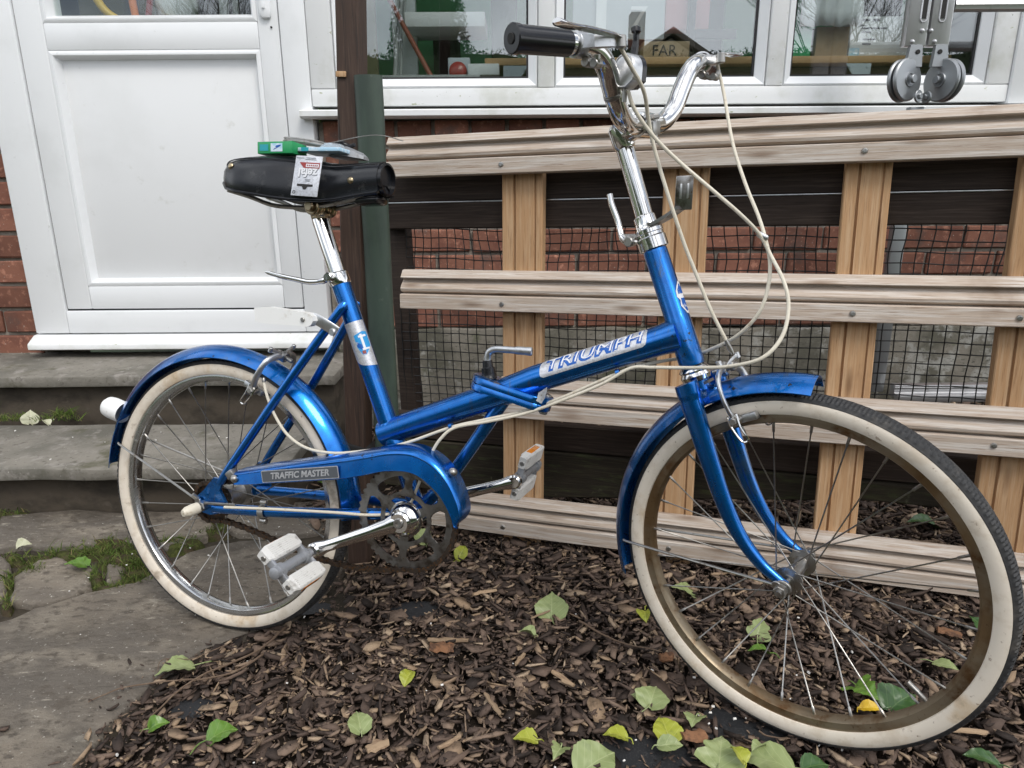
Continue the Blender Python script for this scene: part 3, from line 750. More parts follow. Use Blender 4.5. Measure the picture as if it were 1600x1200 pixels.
ev = thing('added_evergreen_tree', 'dark dense evergreen tree added to dim the sky mirrored in the pane nearest the door', 'tree', (-2.0, -14.5, -.06))  # unseen tree added, kept dense to block the sky reflection in that pane
q = MB(); q.tube([V(0, 0, 0), V(0, 0, 4)], [.14, .06], 8); q.obj('trunk', M['trunk'], ev)
q = MB(); r_ = random.Random(9)
for k in range(24000):
    z = r_.uniform(.4, 7.5); rr_ = (1.55 * (1 - (z / 7.7)) ** .7 + .15) * r_.uniform(.82, 1.0); a = r_.random() * 6.283
    p = V(rr_ * math.cos(a), rr_ * math.sin(a), z); a1, a2 = V(r_.uniform(-1, 1), r_.uniform(-1, 1), r_.uniform(-1.2, .3)) * .055, V(r_.uniform(-1, 1), r_.uniform(-1, 1), r_.uniform(-1.2, .3)) * .055
    q.add([p, p + a1, p + a2], [(0, 1, 2)])
for k in range(15):
    z = .5 + k * .45; q.lathe([(1e-4, -.5), ((1.40 * (1 - (z / 7.7)) ** .7 + .05) * .85, -.30), ((1.40 * (1 - (z / 7.7)) ** .7 + .05) * 1.0, .1), (1e-4, .5)], (0, 0, z), (0, 0, 1), 9)
q.obj('crown', M['hedge'], ev, 0)
hg = MB(); r_ = random.Random(2)
hs_ = []
for i in range(90):
    x = -11 + 22 * i / 89
    hs_.append([V(x, -6.5 + .30 * math.cos(a) * (1 + .25 * mnoise.noise(V(x * 1.3, a, 2))), 1.28 + (1.36 + .10 * mnoise.noise(V(x * .9, 4, 1)) + .05 * mnoise.noise(V(x * 4, 1, 1))) * math.sin(a)) for a in [2 * math.pi * k / 14 for k in range(14)]])
hg.loft(hs_)
for k in range(26000):
    x = r_.uniform(-11, 11); t = r_.uniform(-.3, 3.4)
    p = V(x, -6.5 + .31 * math.cos(t) + r_.gauss(0, .02), 1.28 + (1.36 + .10 * mnoise.noise(V(x * .9, 4, 1))) * math.sin(t) + r_.gauss(0, .03))
    a, e = V(r_.uniform(-1, 1), r_.uniform(-1, 1), r_.uniform(-1, 1)) * .045, V(r_.uniform(-1, 1), r_.uniform(-1, 1), r_.uniform(-1, 1)) * .045
    hg.add([p, p + a, p + e], [(0, 1, 2)])
hg = hg.obj('hedge', M['hedge'], None, 0); hg['kind'] = 'stuff'
# ================================================================== TIMBER PANEL LEANING AGAINST THE PEN
FO = V(.00472, 1.45462, .010)
fr_, fp_ = V(.949255, -.313834, .020578), V(.004956, .080348, .996755)
fr_.normalize(); fp_ = (fp_ - fr_ * fr_.dot(fp_)).normalized(); fn_ = fp_.cross(fr_)
fence = thing('timber_panel', 'weathered timber panel of moulded rails on posts leaning behind the bicycle', 'fence panel', frame_m(fr_, fn_, fp_, FO))
RP = [(.0870, .006), (.0858, -.001), (.0700, -.0125), (.0686, -.0118), (.0672, -.0005), (.0640, .0015), (.0590, -.0030), (.0520, -.0110), (.0455, -.0145), (.0400, -.0130), (.0365, -.0060), (.0348, .0005), (.0336, .0005),
      (.0328, -.0165), (.0312, -.0185), (.0015, -.0190), (0, -.0175), (0, .012), (.0870, .012)]
def rail(s0, s1, h):
    m = MB(); n = max(2, int((s1 - s0) / .04)); secs = []
    for i in range(n + 1):
        x = s0 + (s1 - s0) * i / n
        w = .0012 * mnoise.noise(V(x * 3, h * 9, 2)); w2 = .0012 * mnoise.noise(V(x * 3, h * 9, 6))
        secs.append([V(x, y + .019 + w2, h + z + w) for z, y in RP])
    m.loft(secs); return m.obj('rail', M['rail'], fence, 30)
rail(-.298, 1.30, .834); rail(-.274, 1.30, .546); rail(-.040, 1.30, .3105); rail(-.215, 1.30, .0315)
def post_(s0, w, z0=-.012, z1=.875):
    m = MB()
    P = [(s0, .058), (s0, .033), (s0 + .002, .0315), (s0 + w * .28, .0315), (s0 + w * .29, .0385), (s0 + w * .33, .0385), (s0 + w * .345, .0322), (s0 + w * .80, .0318), (s0 + w * .81, .0365), (s0 + w * .84, .0365), (s0 + w * .85, .032), (s0 + w - .002, .032), (s0 + w, .0335), (s0 + w, .058)]
    m.loft([[V(x + .0008 * mnoise.noise(V(z * 4, x * 5, 1)), y, z) for x, y in P] for z in [z0 + (z1 - z0) * i / 18 for i in range(19)]])
    return m.obj('post', M['post_wood'], fence, 30)
for s0, w in ((-.039, .090), (.300, .088), (.630, .078), (.907, .088), (1.20, .088)): post_(s0, w)
def screw(s, h):
    m = MB(); m.lathe([(1e-5, -.0022), (.0022, -.0028), (.0045, -.0022), (.0058, 0), (.0055, .001)], (s, -.0002, h), (0, 1, 0), 14)
    m.add([(s - .003, -.0031, h - .0006), (s + .003, -.0031, h - .0006), (s + .003, -.0031, h + .0006), (s - .003, -.0031, h + .0006)], [(0, 1, 2, 3)])
    return m.obj('screw', M['steel'], fence)
for s, h in ((-.030, .852), (-.030, .562), (.913, .330), (-.030, .050), (.655, .852), (.660, .562), (.925, .562), (.345, .050), (.925, .852)): screw(s, h)

# ================================================================== DARK NETTED PEN BEHIND THE PANEL
yaw = math.atan2(fr_.y, fr_.x)
pr_, pn_ = V(math.cos(yaw), math.sin(yaw), .0205).normalized(), V(-math.sin(yaw), math.cos(yaw), 0)
pz_ = pr_.cross(pn_)
pen = thing('netted_pen', 'dark stained timber pen with black garden netting under the window', 'pen', frame_m(pr_, pn_, pz_, FO + pn_ * .13))
def board(s0, s1, z0, z1, y0, y1, m):
    b_ = MB(); n = max(2, int((s1 - s0) / .06)); secs = []
    for i in range(n + 1):
        x = s0 + (s1 - s0) * i / n; w = .0012 * mnoise.noise(V(x * 4, z0 * 7, 1))
        secs.append([V(x, y0 + .003, z0 + w), V(x, y0, z0 + .003 + w), V(x, y0, z1 - .003 + w), V(x, y0 + .003, z1 + w), V(x, y1, z1 + w), V(x, y1, z0 + w)])
    b_.loft(secs); return b_.obj('board', m, pen, 30)
board(-.352, 1.45, .776, .846, .000, .022, M['dark_wood'])
board(-.350, 1.45, .716, .7752, -.006, .024, M['dark_wood'])
board(-.400, 1.45, .198, .2635, .002, .024, M['dark_wood'])
wb_ = MB(); secs = []
for i in range(32):
    x = -.400 + 1.85 * i / 31; zb_ = .060 + .092 * min(1, max(0, (x + .1) / .85)); w = .002 * mnoise.noise(V(x * 5, 2, 1))
    secs.append([V(x, .003, zb_ + w), V(x, 0, zb_ + .003 + w), V(x, 0, .1915), V(x, .003, .1945), V(x, .024, .1945), V(x, .024, zb_ + w)])
wb_.loft(secs); wb_.obj('board', M['mossy_wood'], pen, 30)
board(-.400, 1.45, .045, .1245, .006, .026, M['mossy_wood']) if False else None
strip = MB(); strip.bx(-.350, 1.45, -.0068, -.003, .7738, .7764, .0006); strip.obj('bright_line_strip', M['alloy'], pen)  # pale strip added to draw the bright lit line along the board joint
for s in (-.352, .330, .665, 1.40):
    u = MB(); u.bx(s, s + .045, .026, .066, -.02, .80, .003); u.obj('upright', M['dark_wood'], pen)
nt = MB(); CS = .0222; i0, i1 = -15, 64; k0, k1 = 11, 34
def npt(i, k):
    x, z = i * CS, k * CS
    warp = max(0, k - 26) / 8
    return V(x + .004 * mnoise.noise(V(i * .21, k * .33, 1)) * (1 + 2 * warp) + warp * .010 * math.sin(i * .35), .0265 + .006 * mnoise.noise(V(i * .12, k * .12, 8)), z + .003 * mnoise.noise(V(i * .3, k * .2, 4)) - warp * .012 * math.sin(i * .17 + 1))
for i in range(i0, i1 + 1): nt.tube([npt(i, k) for k in range(k0, k1 + 1)], .0012, 4, False)
for k in range(k0, k1 + 1): nt.tube([npt(i, k) + V(0, .0012, 0) for i in range(i0, i1 + 1)], .0012, 4, False)
nt.obj('netting', M['net'], pen, 0)

# ================================================================== POST AND PIPE
bp0, bp1 = at(564, 876, Z=0), at(548, 0, Y=1.452)
d = bp1 - bp0
post = MB(); Z_ = d.normalized(); X_ = (V(1, -.15, 0) - Z_ * Z_.dot(V(1, -.15, 0))).normalized(); Y_ = Z_.cross(X_)
pts = [V(-.0225, -.02, 0), V(-.020, -.023, 0), V(.020, -.023, 0), V(.0225, -.02, 0), V(.0225, .022, 0), V(-.0225, .022, 0)]
post.loft([[bp0 + X_ * (p.x + .001 * mnoise.noise(V(t * 9, 1, 2))) + Y_ * p.y + d * t for p in pts] for t in [-.03 + 1.75 * i / 24 for i in range(25)]])
post = tag(post.obj('brown_post', M['brown_post'], None, 30), 'slim dark brown timber post standing beside the back door', 'post')
c_ = bp0 + d * .875 + Y_ * -.026 - X_ * .012
q = MB(); q.box(c_ + Z_ * .012, (.020, .004, .010), Matrix((X_, Y_, Z_)).transposed(), .001); q.obj('splinter', M['post_wood'], post)
q = MB(); M3 = Matrix((X_, Y_, Z_)).transposed()
q.box(bp0 + d * .238 + X_ * .010, (.084, .056, .018), M3 @ Matrix.Rotation(.22, 3, 'Y'), .002); q.obj('strap', M['ink'], post)
g0, g1 = at(606, 700, Y=1.41), at(575, 118, Y=1.415)
pipe = MB(); dd = (g1 - g0)
Zp = dd.normalized(); Xp = (V(1, 0, 0) - Zp * Zp.x).normalized(); Yp = Zp.cross(Xp)
def half(c, ro, ri):
    return [c + Xp * (ro * math.cos(a)) + Yp * (-ro * .62 * math.sin(a)) for a in [math.pi * (-.12 + 1.24 * k / 16) for k in range(17)]] + \
           [c + Xp * (ri * math.cos(a)) + Yp * (-ri * .62 * math.sin(a)) for a in [math.pi * (1.12 - 1.24 * k / 16) for k in range(17)]]
pipe.loft([half(g0 + dd * t + Xp * .001 * mnoise.noise(V(t * 6, 0, 3)), .0265, .0235) for t in [i / 20 for i in range(21)]])
tag(pipe.obj('green_pipe', M['green_pipe'], None, 35), 'faded green half round pipe fixed to the brown post', 'pipe')

# ================================================================== FOLDED LADDER
lad = thing('folding_ladder', 'grey aluminium folding ladder with round hinges standing behind the fence panel', 'ladder', (1.145, 2.1, .16))
def L_(x, y, z): return V(x - 1.145, y - 2.1, z - .16)
for x in (1.100, 1.163):
    q = MB(); q.box(L_(x, 2.10, 1.47), (.058, .028, .60), None, .004); q.obj('stile', M['ladder'], lad)
q = MB(); q.box(L_(1.150, 2.135, .60), (.040, .026, .84), None, .003); q.obj('stile', M['zinc'], lad)
for x in (1.112, 1.162):                              # stamped slots with raised rims, rivets
    q = MB(); z0, z1, w = 1.238, 1.36, .0085
    out = [L_(x + w * math.cos(a), 2.0845, z0 + w * math.sin(a)) for a in [math.pi + math.pi * k / 10 for k in range(11)]] + [L_(x + w * math.cos(a), 2.0845, z1 + w * math.sin(a)) for a in [math.pi * k / 10 for k in range(11)]]
    q.tube(out + [out[0]], .0022, 6); q.obj('slot_rim', M['ladder'], lad)
    q = MB(); q.box(L_(x, 2.0855, (z0 + z1) / 2), (.013, .002, z1 - z0), None); q.obj('slot', M['dark_hole'], lad)
for x, z in ((1.113, 1.208), (1.136, 1.208), (1.090, 1.181), (1.150, 1.181)):
    q = MB(); q.lathe([(1e-5, -.005), (.004, -.004), (.0058, 0), (.006, .002)], L_(x, 2.084, z), (0, 1, 0), 12); q.obj('rivet', M['ladder'], lad)
for x, nx_, s in ((1.076, .52, 1), (1.196, -3.0, -1)):
    hn = MB(); ax = V(nx_, -1, .06).normalized(); c0 = L_(x, 2.085, 1.083)
    for off in (-.016, .002):
        hn.lathe([(1e-5, -.0065), (.014, -.0065), (.015, -.0095), (.018, -.0095), (.0195, -.0065), (.028, -.0045), (.052, -.0045), (.0555, -.001), (.0555, .004), (.052, .006), (1e-5, .006)], c0 - ax * off, -ax * -1 if False else ax * -1, 40)
    hobj = hn.obj('hinge', M['zinc'], lad)
    q = MB(); q.disc(c0 + ax * .034, ax, .011, .008, 24); q.obj('pin', M['zinc'], hobj)
    q = MB(); q.disc(c0 + ax * .031 + V(s * .022, 0, -.044), ax, .016, .006, 24); q.disc(c0 + ax * .036 + V(s * .022, 0, -.044), ax, .008, .008, 6); q.obj('nut', M['zinc'], hobj)
    q = MB(); q.loft([[c0 + V(s * .002, .01, .035), c0 + V(s * .046, .01, .035), c0 + V(s * .046, -.006, .035), c0 + V(s * .002, -.006, .035)], [c0 + V(s * .010, .01, .090), c0 + V(s * .042, .01, .090), c0 + V(s * .042, -.004, .090), c0 + V(s * .010, -.004, .090)]]); q.obj('tongue', M['zinc'], hobj)
    q = MB(); q.disc(c0 + V(s * .030, -.006, .072), (0, 1, 0), .006, .004, 14); q.obj('hole', M['dark_hole'], hobj)
def rung(x0, x1, y, z, n):
    q = MB(); pr = []
    for k in range(18):
        a = 2 * math.pi * k / 18; r = .0155 + (.0018 if k % 2 else 0)
        pr.append((r * math.cos(a) * .8, r * math.sin(a)))
    q.loft([[L_(x, y + u, z + w) for u, w in pr] for x in (x0, x1)]); q.obj('rung', M['ladder'], lad)
rung(1.195, 2.0, 2.10, 1.272, 0); rung(1.170, 2.0, 2.10, .876, 0)
q = MB(); q.box(L_(1.58, 2.115, .188), (.78, .03, .040), None, .003); q.box(L_(1.58, 2.085, .172), (.78, .028, .022), None, .003); q.obj('foot_bar', M['ladder'], lad)
for k in range(3): q = MB(); q.box(L_(1.58, 2.0985, .200 - k * .008), (.78, .003, .0025)); q.obj('rib', M['ladder'], lad)
# ================================================================== BICYCLE
BX_, BY_, BZ_ = V(.94499655, -.32535902, .03351166), V(.32679778, .93495396, -.13807356), V(.01359162, .14143057, .98985487)
BO_ = V(-.539649, 1.182853, .000229)
bike = thing('bicycle', 'blue small wheeled folding bicycle with cream tyre walls leaning back on the bark', 'bicycle', frame_m(BX_, BY_, BZ_, BO_))
# local axes: x forward, y to the bike's left (away from the viewer), z up; origin under the rear axle
HT, HB = V(.779, 0, .712), V(.841, 0, .5405)
SA = (HT - HB).normalized()
SROT = Matrix.Rotation(RAD(-20.9), 3, SA)
def steer(p): return HB + SROT @ (Vector(p) - HB)
STEER = Matrix.Translation(HB) @ SROT.to_4x4() @ Matrix.Translation(-HB)
BB = V(.397, 0, .276)
Yv = V(0, 1, 0)
def S(): return MB(steer)

# ---- wheels
def wheel(c, xfm, rimm, flange, fl_y, nsp=28, hubr=.012, seed=1):
    r = random.Random(seed)
    W = lambda m: MB((lambda v: xfm @ Vector(v)))
    b = W(None)
    rp = [(.2315, -.0128), (.2328, -.0122), (.2326, -.0108), (.2300, -.0100), (.2245, -.0098), (.2225, -.0065), (.2225, .0065), (.2245, .0098), (.2300, .0100), (.2326, .0108), (.2328, .0122), (.2315, .0128),
          (.2262, .0118), (.2210, .0112), (.2195, .0090), (.2178, .0045), (.2172, 0), (.2178, -.0045), (.2195, -.0090), (.2210, -.0112), (.2262, -.0118)]
    b.lathe(rp, c, Yv, 120, True, ref=V(1, 0, 0))
    rim = b.obj('wheel', rimm, bike)
    for sgn in (-1, 1):
        w = W(None)
        w.lathe([(.2316, sgn * .0118), (.2324, sgn * .0150), (.2355, sgn * .0168), (.2405, sgn * .0180), (.2450, sgn * .0183), (.2490, sgn * .0178), (.2515, sgn * .0168), (.2515, sgn * .0120), (.2350, sgn * .0105)], c, Yv, 140, True, ref=V(1, 0, 0))
        w.obj('sidewall', M['whitewall'], rim)
    t = W(None)
    ny, seg = 0, 600
    ang = [-.0170, -.0168, -.0158, -.0150, -.0118, -.0112, -.0072, -.0068, -.0022, -.0018, .0018, .0022, .0068, .0072, .0112, .0118, .0150, .0158, .0168, .0170]
    base = lambda y: .2512 + (.2592 - .2512) * math.sqrt(max(0, 1 - (y / .0172) ** 2))
    secs = []
    for i in range(seg):
        a = 2 * math.pi * i / seg
        dd_ = V(math.cos(a), 0, math.sin(a)); sec = []
        for j, y in enumerate(ang):
            rr = base(y)
            cell = (j - 2) // 2
            if 2 <= j <= 17:
                ph = (i + (cell % 2) * 2) % 4
                rr += .0020 if ph < 3 and j not in (2, 17) else -.0004
            sec.append(c + dd_ * rr + Yv * y)
        secs.append(sec + [c + dd_ * .249 + Yv * .014, c + dd_ * .249 - Yv * .014])
    t.loft(secs, True, False, True)
    t.obj('tyre', M['rubber'], rim, 25)
    h = W(None)
    h.lathe([(.0045, -.050), (.0045, -fl_y - .004), (hubr, -fl_y - .004), (hubr, -fl_y - .002), (flange + .003, -fl_y - .0015), (flange + .003, -fl_y + .0015), (hubr * 1.15, -fl_y + .003), (hubr, -fl_y * .6), (hubr, fl_y * .6), (hubr * 1.15, fl_y - .003), (flange + .003, fl_y - .0015), (flange + .003, fl_y + .0015), (hubr, fl_y + .002), (hubr, fl_y + .004), (.0045, fl_y + .004), (.0045, .050)], c, Yv, 32, False)
    h.obj('hub', M['steel'], rim)
    me = None
    for k in range(nsp):
        side = -1 if k % 2 else 1
        ar = 2 * math.pi * (k + .5) / nsp + .06
        lead = 1 if (k // 2) % 2 else -1
        ah = ar + lead * RAD(62)
        p = c + V(math.cos(ah) * flange, 0, math.sin(ah) * flange) + Yv * (side * (fl_y + lead * .0015))
        e = c + V(math.cos(ar) * .2195, 0, math.sin(ar) * .2195) + Yv * (side * .003)
        L = (e - p).length
        if me is None:
            sm = MB(); sm.tube([V(0, 0, 0), V(0, 0, .93), V(0, 0, .932), V(0, 0, .985), V(0, 0, 1)], [.00105, .00105, .0019, .0021, .0028], 6)
            me = sm.mesh('spoke'); me.materials.append(M['steel'])
        z = (e - p).normalized(); x = z.cross(Yv).normalized(); y = z.cross(x)
        mm = Matrix((x, y, z * L)).transposed().to_4x4(); mm.translation = p
        put('spoke', me, None, rim, xfm @ mm)
    vv = W(None); a = RAD(-38)
    vd = V(math.cos(a), 0, math.sin(a))
    vv.tube([c + vd * .2175, c + vd * .205, c + vd * .2045, c + vd * .188, c + vd * .187], [.0032, .0032, .0042, .0042, .002], 10)
    if rimm is M['rim_rust']: vv.obj('valve', M['steel'], rim)
    return rim
RC = V(0, 0, .26); FC = V(.997, 0, .2612)
wheel(RC, Matrix(), M['rim_chrome'], .029, .026, 28, .020, 1)
wheel(FC, STEER, M['rim_rust'], .0165, .030, 28, .009, 2)

# ---- frame
SEAT_T, SEAT_B = V(.256, 0, .659), V(.338, 0, .436)
fm = MB(); fm.tube([V(.332, 0, .404), V(.40, 0, .431), V(.522, 0, .4775), V(.560, 0, .492)], .0218, 24)
fm.tube([V(.545, 0, .487), V(.604, 0, .5125), V(.75, 0, .5632), V(.795, 0, .5790), V(.818, 0, .587)], [.0215, .0215, .0215, .0225, .0255], 24)
frm = fm.obj('frame', M['blue'], bike)
sd_ = (SEAT_B - SEAT_T).normalized()
s_ = MB(); s_.tube([SEAT_T, SEAT_T + sd_ * .12, V(.3475, 0, .410), V(.354, 0, .3925), V(.3555, 0, .389), BB], [.0162, .0162, .0166, .0166, .0140, .0140], 22); s_.obj('seat_tube', M['blue'], frm)
s_ = MB(); s_.tube([V(.342, 0, .4255), V(.3425, 0, .4242), V(.356, 0, .387)], [.0172, .0180, .0180], 22); s_.obj('lug', M['blue'], frm)
s_ = MB(); s_.lathe([(.0001, -.036), (.020, -.036), (.020, .036), (.0001, .036)], BB, Yv, 24); s_.obj('bottom_bracket', M['blue'], frm)
h_ = MB(); h_.tube([HT - SA * .004, HT - SA * .008, HT - SA * .105, HT - SA * .107, HB + SA * .012, HB + SA * .004], [.0170, .0174, .0178, .0186, .0188, .0180], 28); h_.obj('head_tube', M['blue'], frm)
s_ = MB(); s_.tube([V(.552, 0, .478), V(.50, 0, .402), V(.452, 0, .334), V(.405, 0, .285)], [.0115, .011, .011, .011], 16); s_.obj('strut', M['blue'], frm)
for sgn in (-1, 1):
    s_ = MB(); s_.tube(catmull([V(.272, sgn * .017, .622), V(.262, sgn * .024, .606), V(.16, sgn * .045, .471), V(.060, sgn * .056, .340), V(.034, sgn * .058, .304)], 6), [.0078] * 20 + [.0074] * 4 + [.0068], 14); s_.obj('seat_stay', M['blue'], frm)
    s_ = MB(); s_.tube(catmull([V(.020, sgn * .060, .257), V(.14, sgn * .056, .262), V(.28, sgn * .042, .270), V(.392, sgn * .022, .276)], 6), [.0095] * 13 + [.0105] * 6, 14, flat=.9); s_.obj('chain_stay', M['blue'], frm)
    s_ = MB(); s_.prism([(-.020, sgn * .058, .272), (-.018, sgn * .058, .250), (.012, sgn * .058, .244), (.046, sgn * .058, .252), (.050, sgn * .058, .268), (.036, sgn * .058, .292), (.044, sgn * .058, .312), (.024, sgn * .058, .314), (.002, sgn * .058, .290)], (0, .005 * sgn, 0)); s_.obj('dropout', M['blue'], frm)
# fold joint: two thick plates, clamp cone and lever
hx = V(.128, 0, -.034).normalized(); hz = V(-hx.z, 0, hx.x)
def plate_poly(o, l, w, n=8):
    pts = []
    for sx in (1, -1):
        for k in range(n + 1):
            a = math.pi * (-.5 + k / n) * 1 + (0 if sx > 0 else math.pi)
            pts.append(o + hx * (sx * (l - w) + w * math.cos(a)) + Yv * (w * math.sin(a)))
    return pts
hc = V(.5635, 0, .4895)
for k, off in enumerate((.0010, -.0105)):
    s_ = MB(); P_ = plate_poly(hc + hz * off, .068, .0275); s_.loft([P_, [p + (hc + hz * off - p) * .0 + hz * .0012 for p in P_], [p + hz * .0088 for p in P_], [p + (hc - p) * .03 + hz * .0100 for p in P_]]); s_.obj('hinge_plate', M['blue'], frm)
s_ = MB(); s_.disc(V(.619, 0, .473), hz, .007, .032, 14); s_.obj('hinge_pin', M['steel'], frm)
s_ = MB(); s_.prism([(.612, -.026, .482), (.622, -.032, .479), (.628, -.034, .488), (.626, -.028, .492)], (.003, .002, .012)); s_.obj('hinge_stop', M['steel'], frm)
lv0 = V(.5255, 0, .508)
s_ = MB(); s_.lathe([(.0125, 0), (.0125, .003), (.0118, .004), (.0118, .009), (.0112, .0095), (.0108, .018), (.0085, .020), (.0078, .030), (.001, .031)], lv0, V(-.12, 0, 1), 20); s_.obj('clamp_cone', M['black_plastic'], frm)
s_ = MB(); s_.tube(catmull([V(.5225, 0, .533), V(.5225, 0, .543), V(.5265, -.001, .552), V(.537, -.003, .5565), V(.552, -.004, .5565), V(.574, -.005, .556), V(.592, -.006, .5555), V(.599, -.006, .555)], 5), [.0058] * 15 + [.0055] * 5 + [.0056] * 5 + [.0066] * 5 + [.0070] * 5 + [.0052], 14, flat=.8); s_.obj('hinge_lever', M['alloy'], frm)

# transfers wrapped on the tubes
def wrap(o, ax, rr, a_mid, su=1):
    """(u along the tube, v round it) -> point on the tube; a_mid turns from the near side (-y) up over the top"""
    ax = Vector(ax).normalized(); up = V(-ax.z, 0, ax.x) * (1 if ax.x >= 0 else -1)
    def f(u, v):
        a = a_mid + v / rr
        return Vector(o) + ax * u * su + (-Yv * math.cos(a) + up * math.sin(a)) * rr
    return f
def patch(name, m, f, u0, u1, v0, v1, parent, nu=14, nv=10, skew=0.0, rnd_u=0.0):
    q = MB()
    for j in range(nv + 1):
        for i in range(nu + 1):
            v = v0 + (v1 - v0) * j / nv
            e = rnd_u * (1 - math.sqrt(max(0, 1 - abs(2 * j / nv - 1) ** 4)))
            q.v.append(f(u0 + e + (u1 - u0 - 2 * e) * i / nu + skew * v, v))
    for j in range(nv):
        for i in range(nu): k = j * (nu + 1) + i; q.f.append((k, k + 1, k + nu + 2, k + nu + 1))
    return q.obj(name, m, parent)
mt = (V(.795, 0, .5790) - V(.604, 0, .5125)).normalized()
fw_ = wrap(V(.604, 0, .5125), mt, .0222, RAD(38))
dec = patch('decal', M['silver_decal'], fw_, .016, .186, -.0158, .0150, frm, 40, 12, .25, .006)
fw2, fw3 = wrap(V(.604, 0, .5125), mt, .02255, RAD(38)), wrap(V(.604, 0, .5125), mt, .0228, RAD(38))
text_obj('lettering', 'TRIUMPH', .0270, M['decal_blue'], dec, None, lambda x, y: fw2(.1015 + x * 1.33 + .25 * y, y - .0002), shear=.12, bold=.0016, spacing=1.04)
text_obj('lettering', 'TRIUMPH', .0270, M['decal_white'], dec, None, lambda x, y: fw3(.1030 + x * 1.33 + .25 * (y + .001), y + .0012), shear=.12, bold=-.0003, spacing=1.04)
st_f = wrap(SEAT_T, sd_, .0168, RAD(14), 1)
def st_(rr): 
    ax = sd_; fwd = V(-sd_.z, 0, sd_.x)            # round the seat tube: v grows towards the front
    def f(u, v):
        a = RAD(22) + v / rr
        return SEAT_T + ax * u + (-Yv * math.cos(a) + fwd * math.sin(a)) * rr
    return f
q = MB(); f_ = st_(.0166); nu, nv = 24, 14
for j in range(nv + 1):
    v = -.0255 + .0455 * j / nv
    tip = .104 + .026 * (1 - math.exp(-((j / nv) * 3.2)))          # lower edge curves down towards the front
    for i in range(nu + 1): q.v.append(f_(.071 + (tip + .052 - .071 - .03) * i / nu, v))
for j in range(nv):
    for i in range(nu): k = j * (nu + 1) + i; q.f.append((k, k + 1, k + nu + 2, k + nu + 1))
sdec = q.obj('decal', M['silver_decal'], frm)
f_ = st_(.0169)
def flat_poly(name, m, f, pts, parent, sub=3):
    bm = bmesh.new(); vs = [bm.verts.new(V(a, b, 0)) for a, b in pts]; bm.faces.new(vs)
    bmesh.ops.triangulate(bm, faces=bm.faces[:])
    bmesh.ops.subdivide_edges(bm, edges=bm.edges[:], cuts=sub, use_grid_fill=True)
    for v in bm.verts: v.co = f(v.co.x, v.co.y)
    me = bpy.data.meshes.new(name); bm.to_mesh(me); bm.free()
    return put(name, me, m, parent)
flat_poly('shield', M['decal_light'], f_, [(.094, -.006), (.090, .010), (.092, .018), (.116, .018), (.130, .006), (.128, -.001), (.114, -.006)], sdec)
f2_ = st_(.01715)
flat_poly('shield_bar', M['decal_white'], f2_, [(.094, .004), (.094, .008), (.122, .008), (.122, .004)], sdec)
flat_poly('shield_bar', M['decal_white'], f2_, [(.096, .001), (.096, .0145), (.0995, .0145), (.0995, .001)], sdec)
flat_poly('shield_bar', M['decal_white'], f2_, [(.1185, .002), (.1185, .0150), (.1215, .0150), (.1215, .002)], sdec)
f3_ = st_(.01705)
flat_poly('shield_corner', M['decal_blue'], f3_, [(.104, -.0055), (.114, -.0055), (.122, .003), (.112, .003)], sdec)
flat_poly('shield_corner', M['decal_red'], f3_, [(.1225, .000), (.1225, .006), (.1285, .006), (.1275, .000)], sdec)
# head badge
def hd(rr):
    fwd = V(SA.z, 0, -SA.x)
    def f(u, v):
        a = RAD(58) + v / rr
        return HB + SA * u + (-Yv * math.cos(a) + fwd * math.sin(a)) * rr
    return f
bd = flat_poly('badge', M['decal_white'], hd(.0182), [(.126, .004), (.119, -.002), (.112, -.006), (.104, -.007), (.098, -.003), (.090, -.005), (.078, .003), (.077, .010), (.084, .015), (.110, .016), (.122, .011)], frm)
flat_poly('badge_field', M['decal_blue'], hd(.01845), [(.122, .004), (.113, -.003), (.107, -.003), (.107, .012), (.118, .010)], bd)
flat_poly('badge_field', M['decal_blue'], hd(.01845), [(.1005, -.001), (.090, -.002), (.081, .004), (.081, .010), (.100, .013)], bd)

# ---- seat post, saddle
sp_ = MB(); top = V(.2195, 0, .763); sp_.tube([SEAT_T + sd_ * .02, top, top + V(-.003, 0, .008)], [.0140, .0140, .0120], 22); spo = sp_.obj('seat_post', M['chrome'], bike)
c_ = MB(); c_.tube([SEAT_T + sd_ * .004, SEAT_T - sd_ * .001, SEAT_T - sd_ * .015, SEAT_T - sd_ * .017], [.0172, .0186, .0186, .0165], 22); c_.obj('collar', M['chrome'], spo)
c_ = MB(); c_.tube(catmull([V(.248, -.021, .668), V(.236, -.024, .662), V(.212, -.026, .660), V(.188, -.027, .664), V(.155, -.028, .670), V(.126, -.028, .677)], 5), [.0055] * 6 + [.0044] * 5 + [.0044] * 5 + [.0042] * 5 + [.0036] * 4 + [.002], 12, flat=.6); c_.obj('quick_release_lever', M['chrome'], spo)
c_ = MB(); c_.disc(V(.249, -.018, .668), Yv, .008, .024, 14); c_.obj('clamp_bolt', M['chrome'], spo)
cl = MB()
for y, r_c in ((-.034, .0085), (-.026, .0135), (-.018, .0150), (-.009, .0135), (.0, .0150), (.009, .0135), (.018, .0150), (.026, .0135), (.034, .0085)): cl.disc(V(.222, y, .783), Yv, r_c, .0075, 18, .002)
cl.disc(V(.2205, 0, .772), V(-.3, 0, 1), .0165, .012, 18); cl.obj('saddle_clamp', M['brass'], spo)
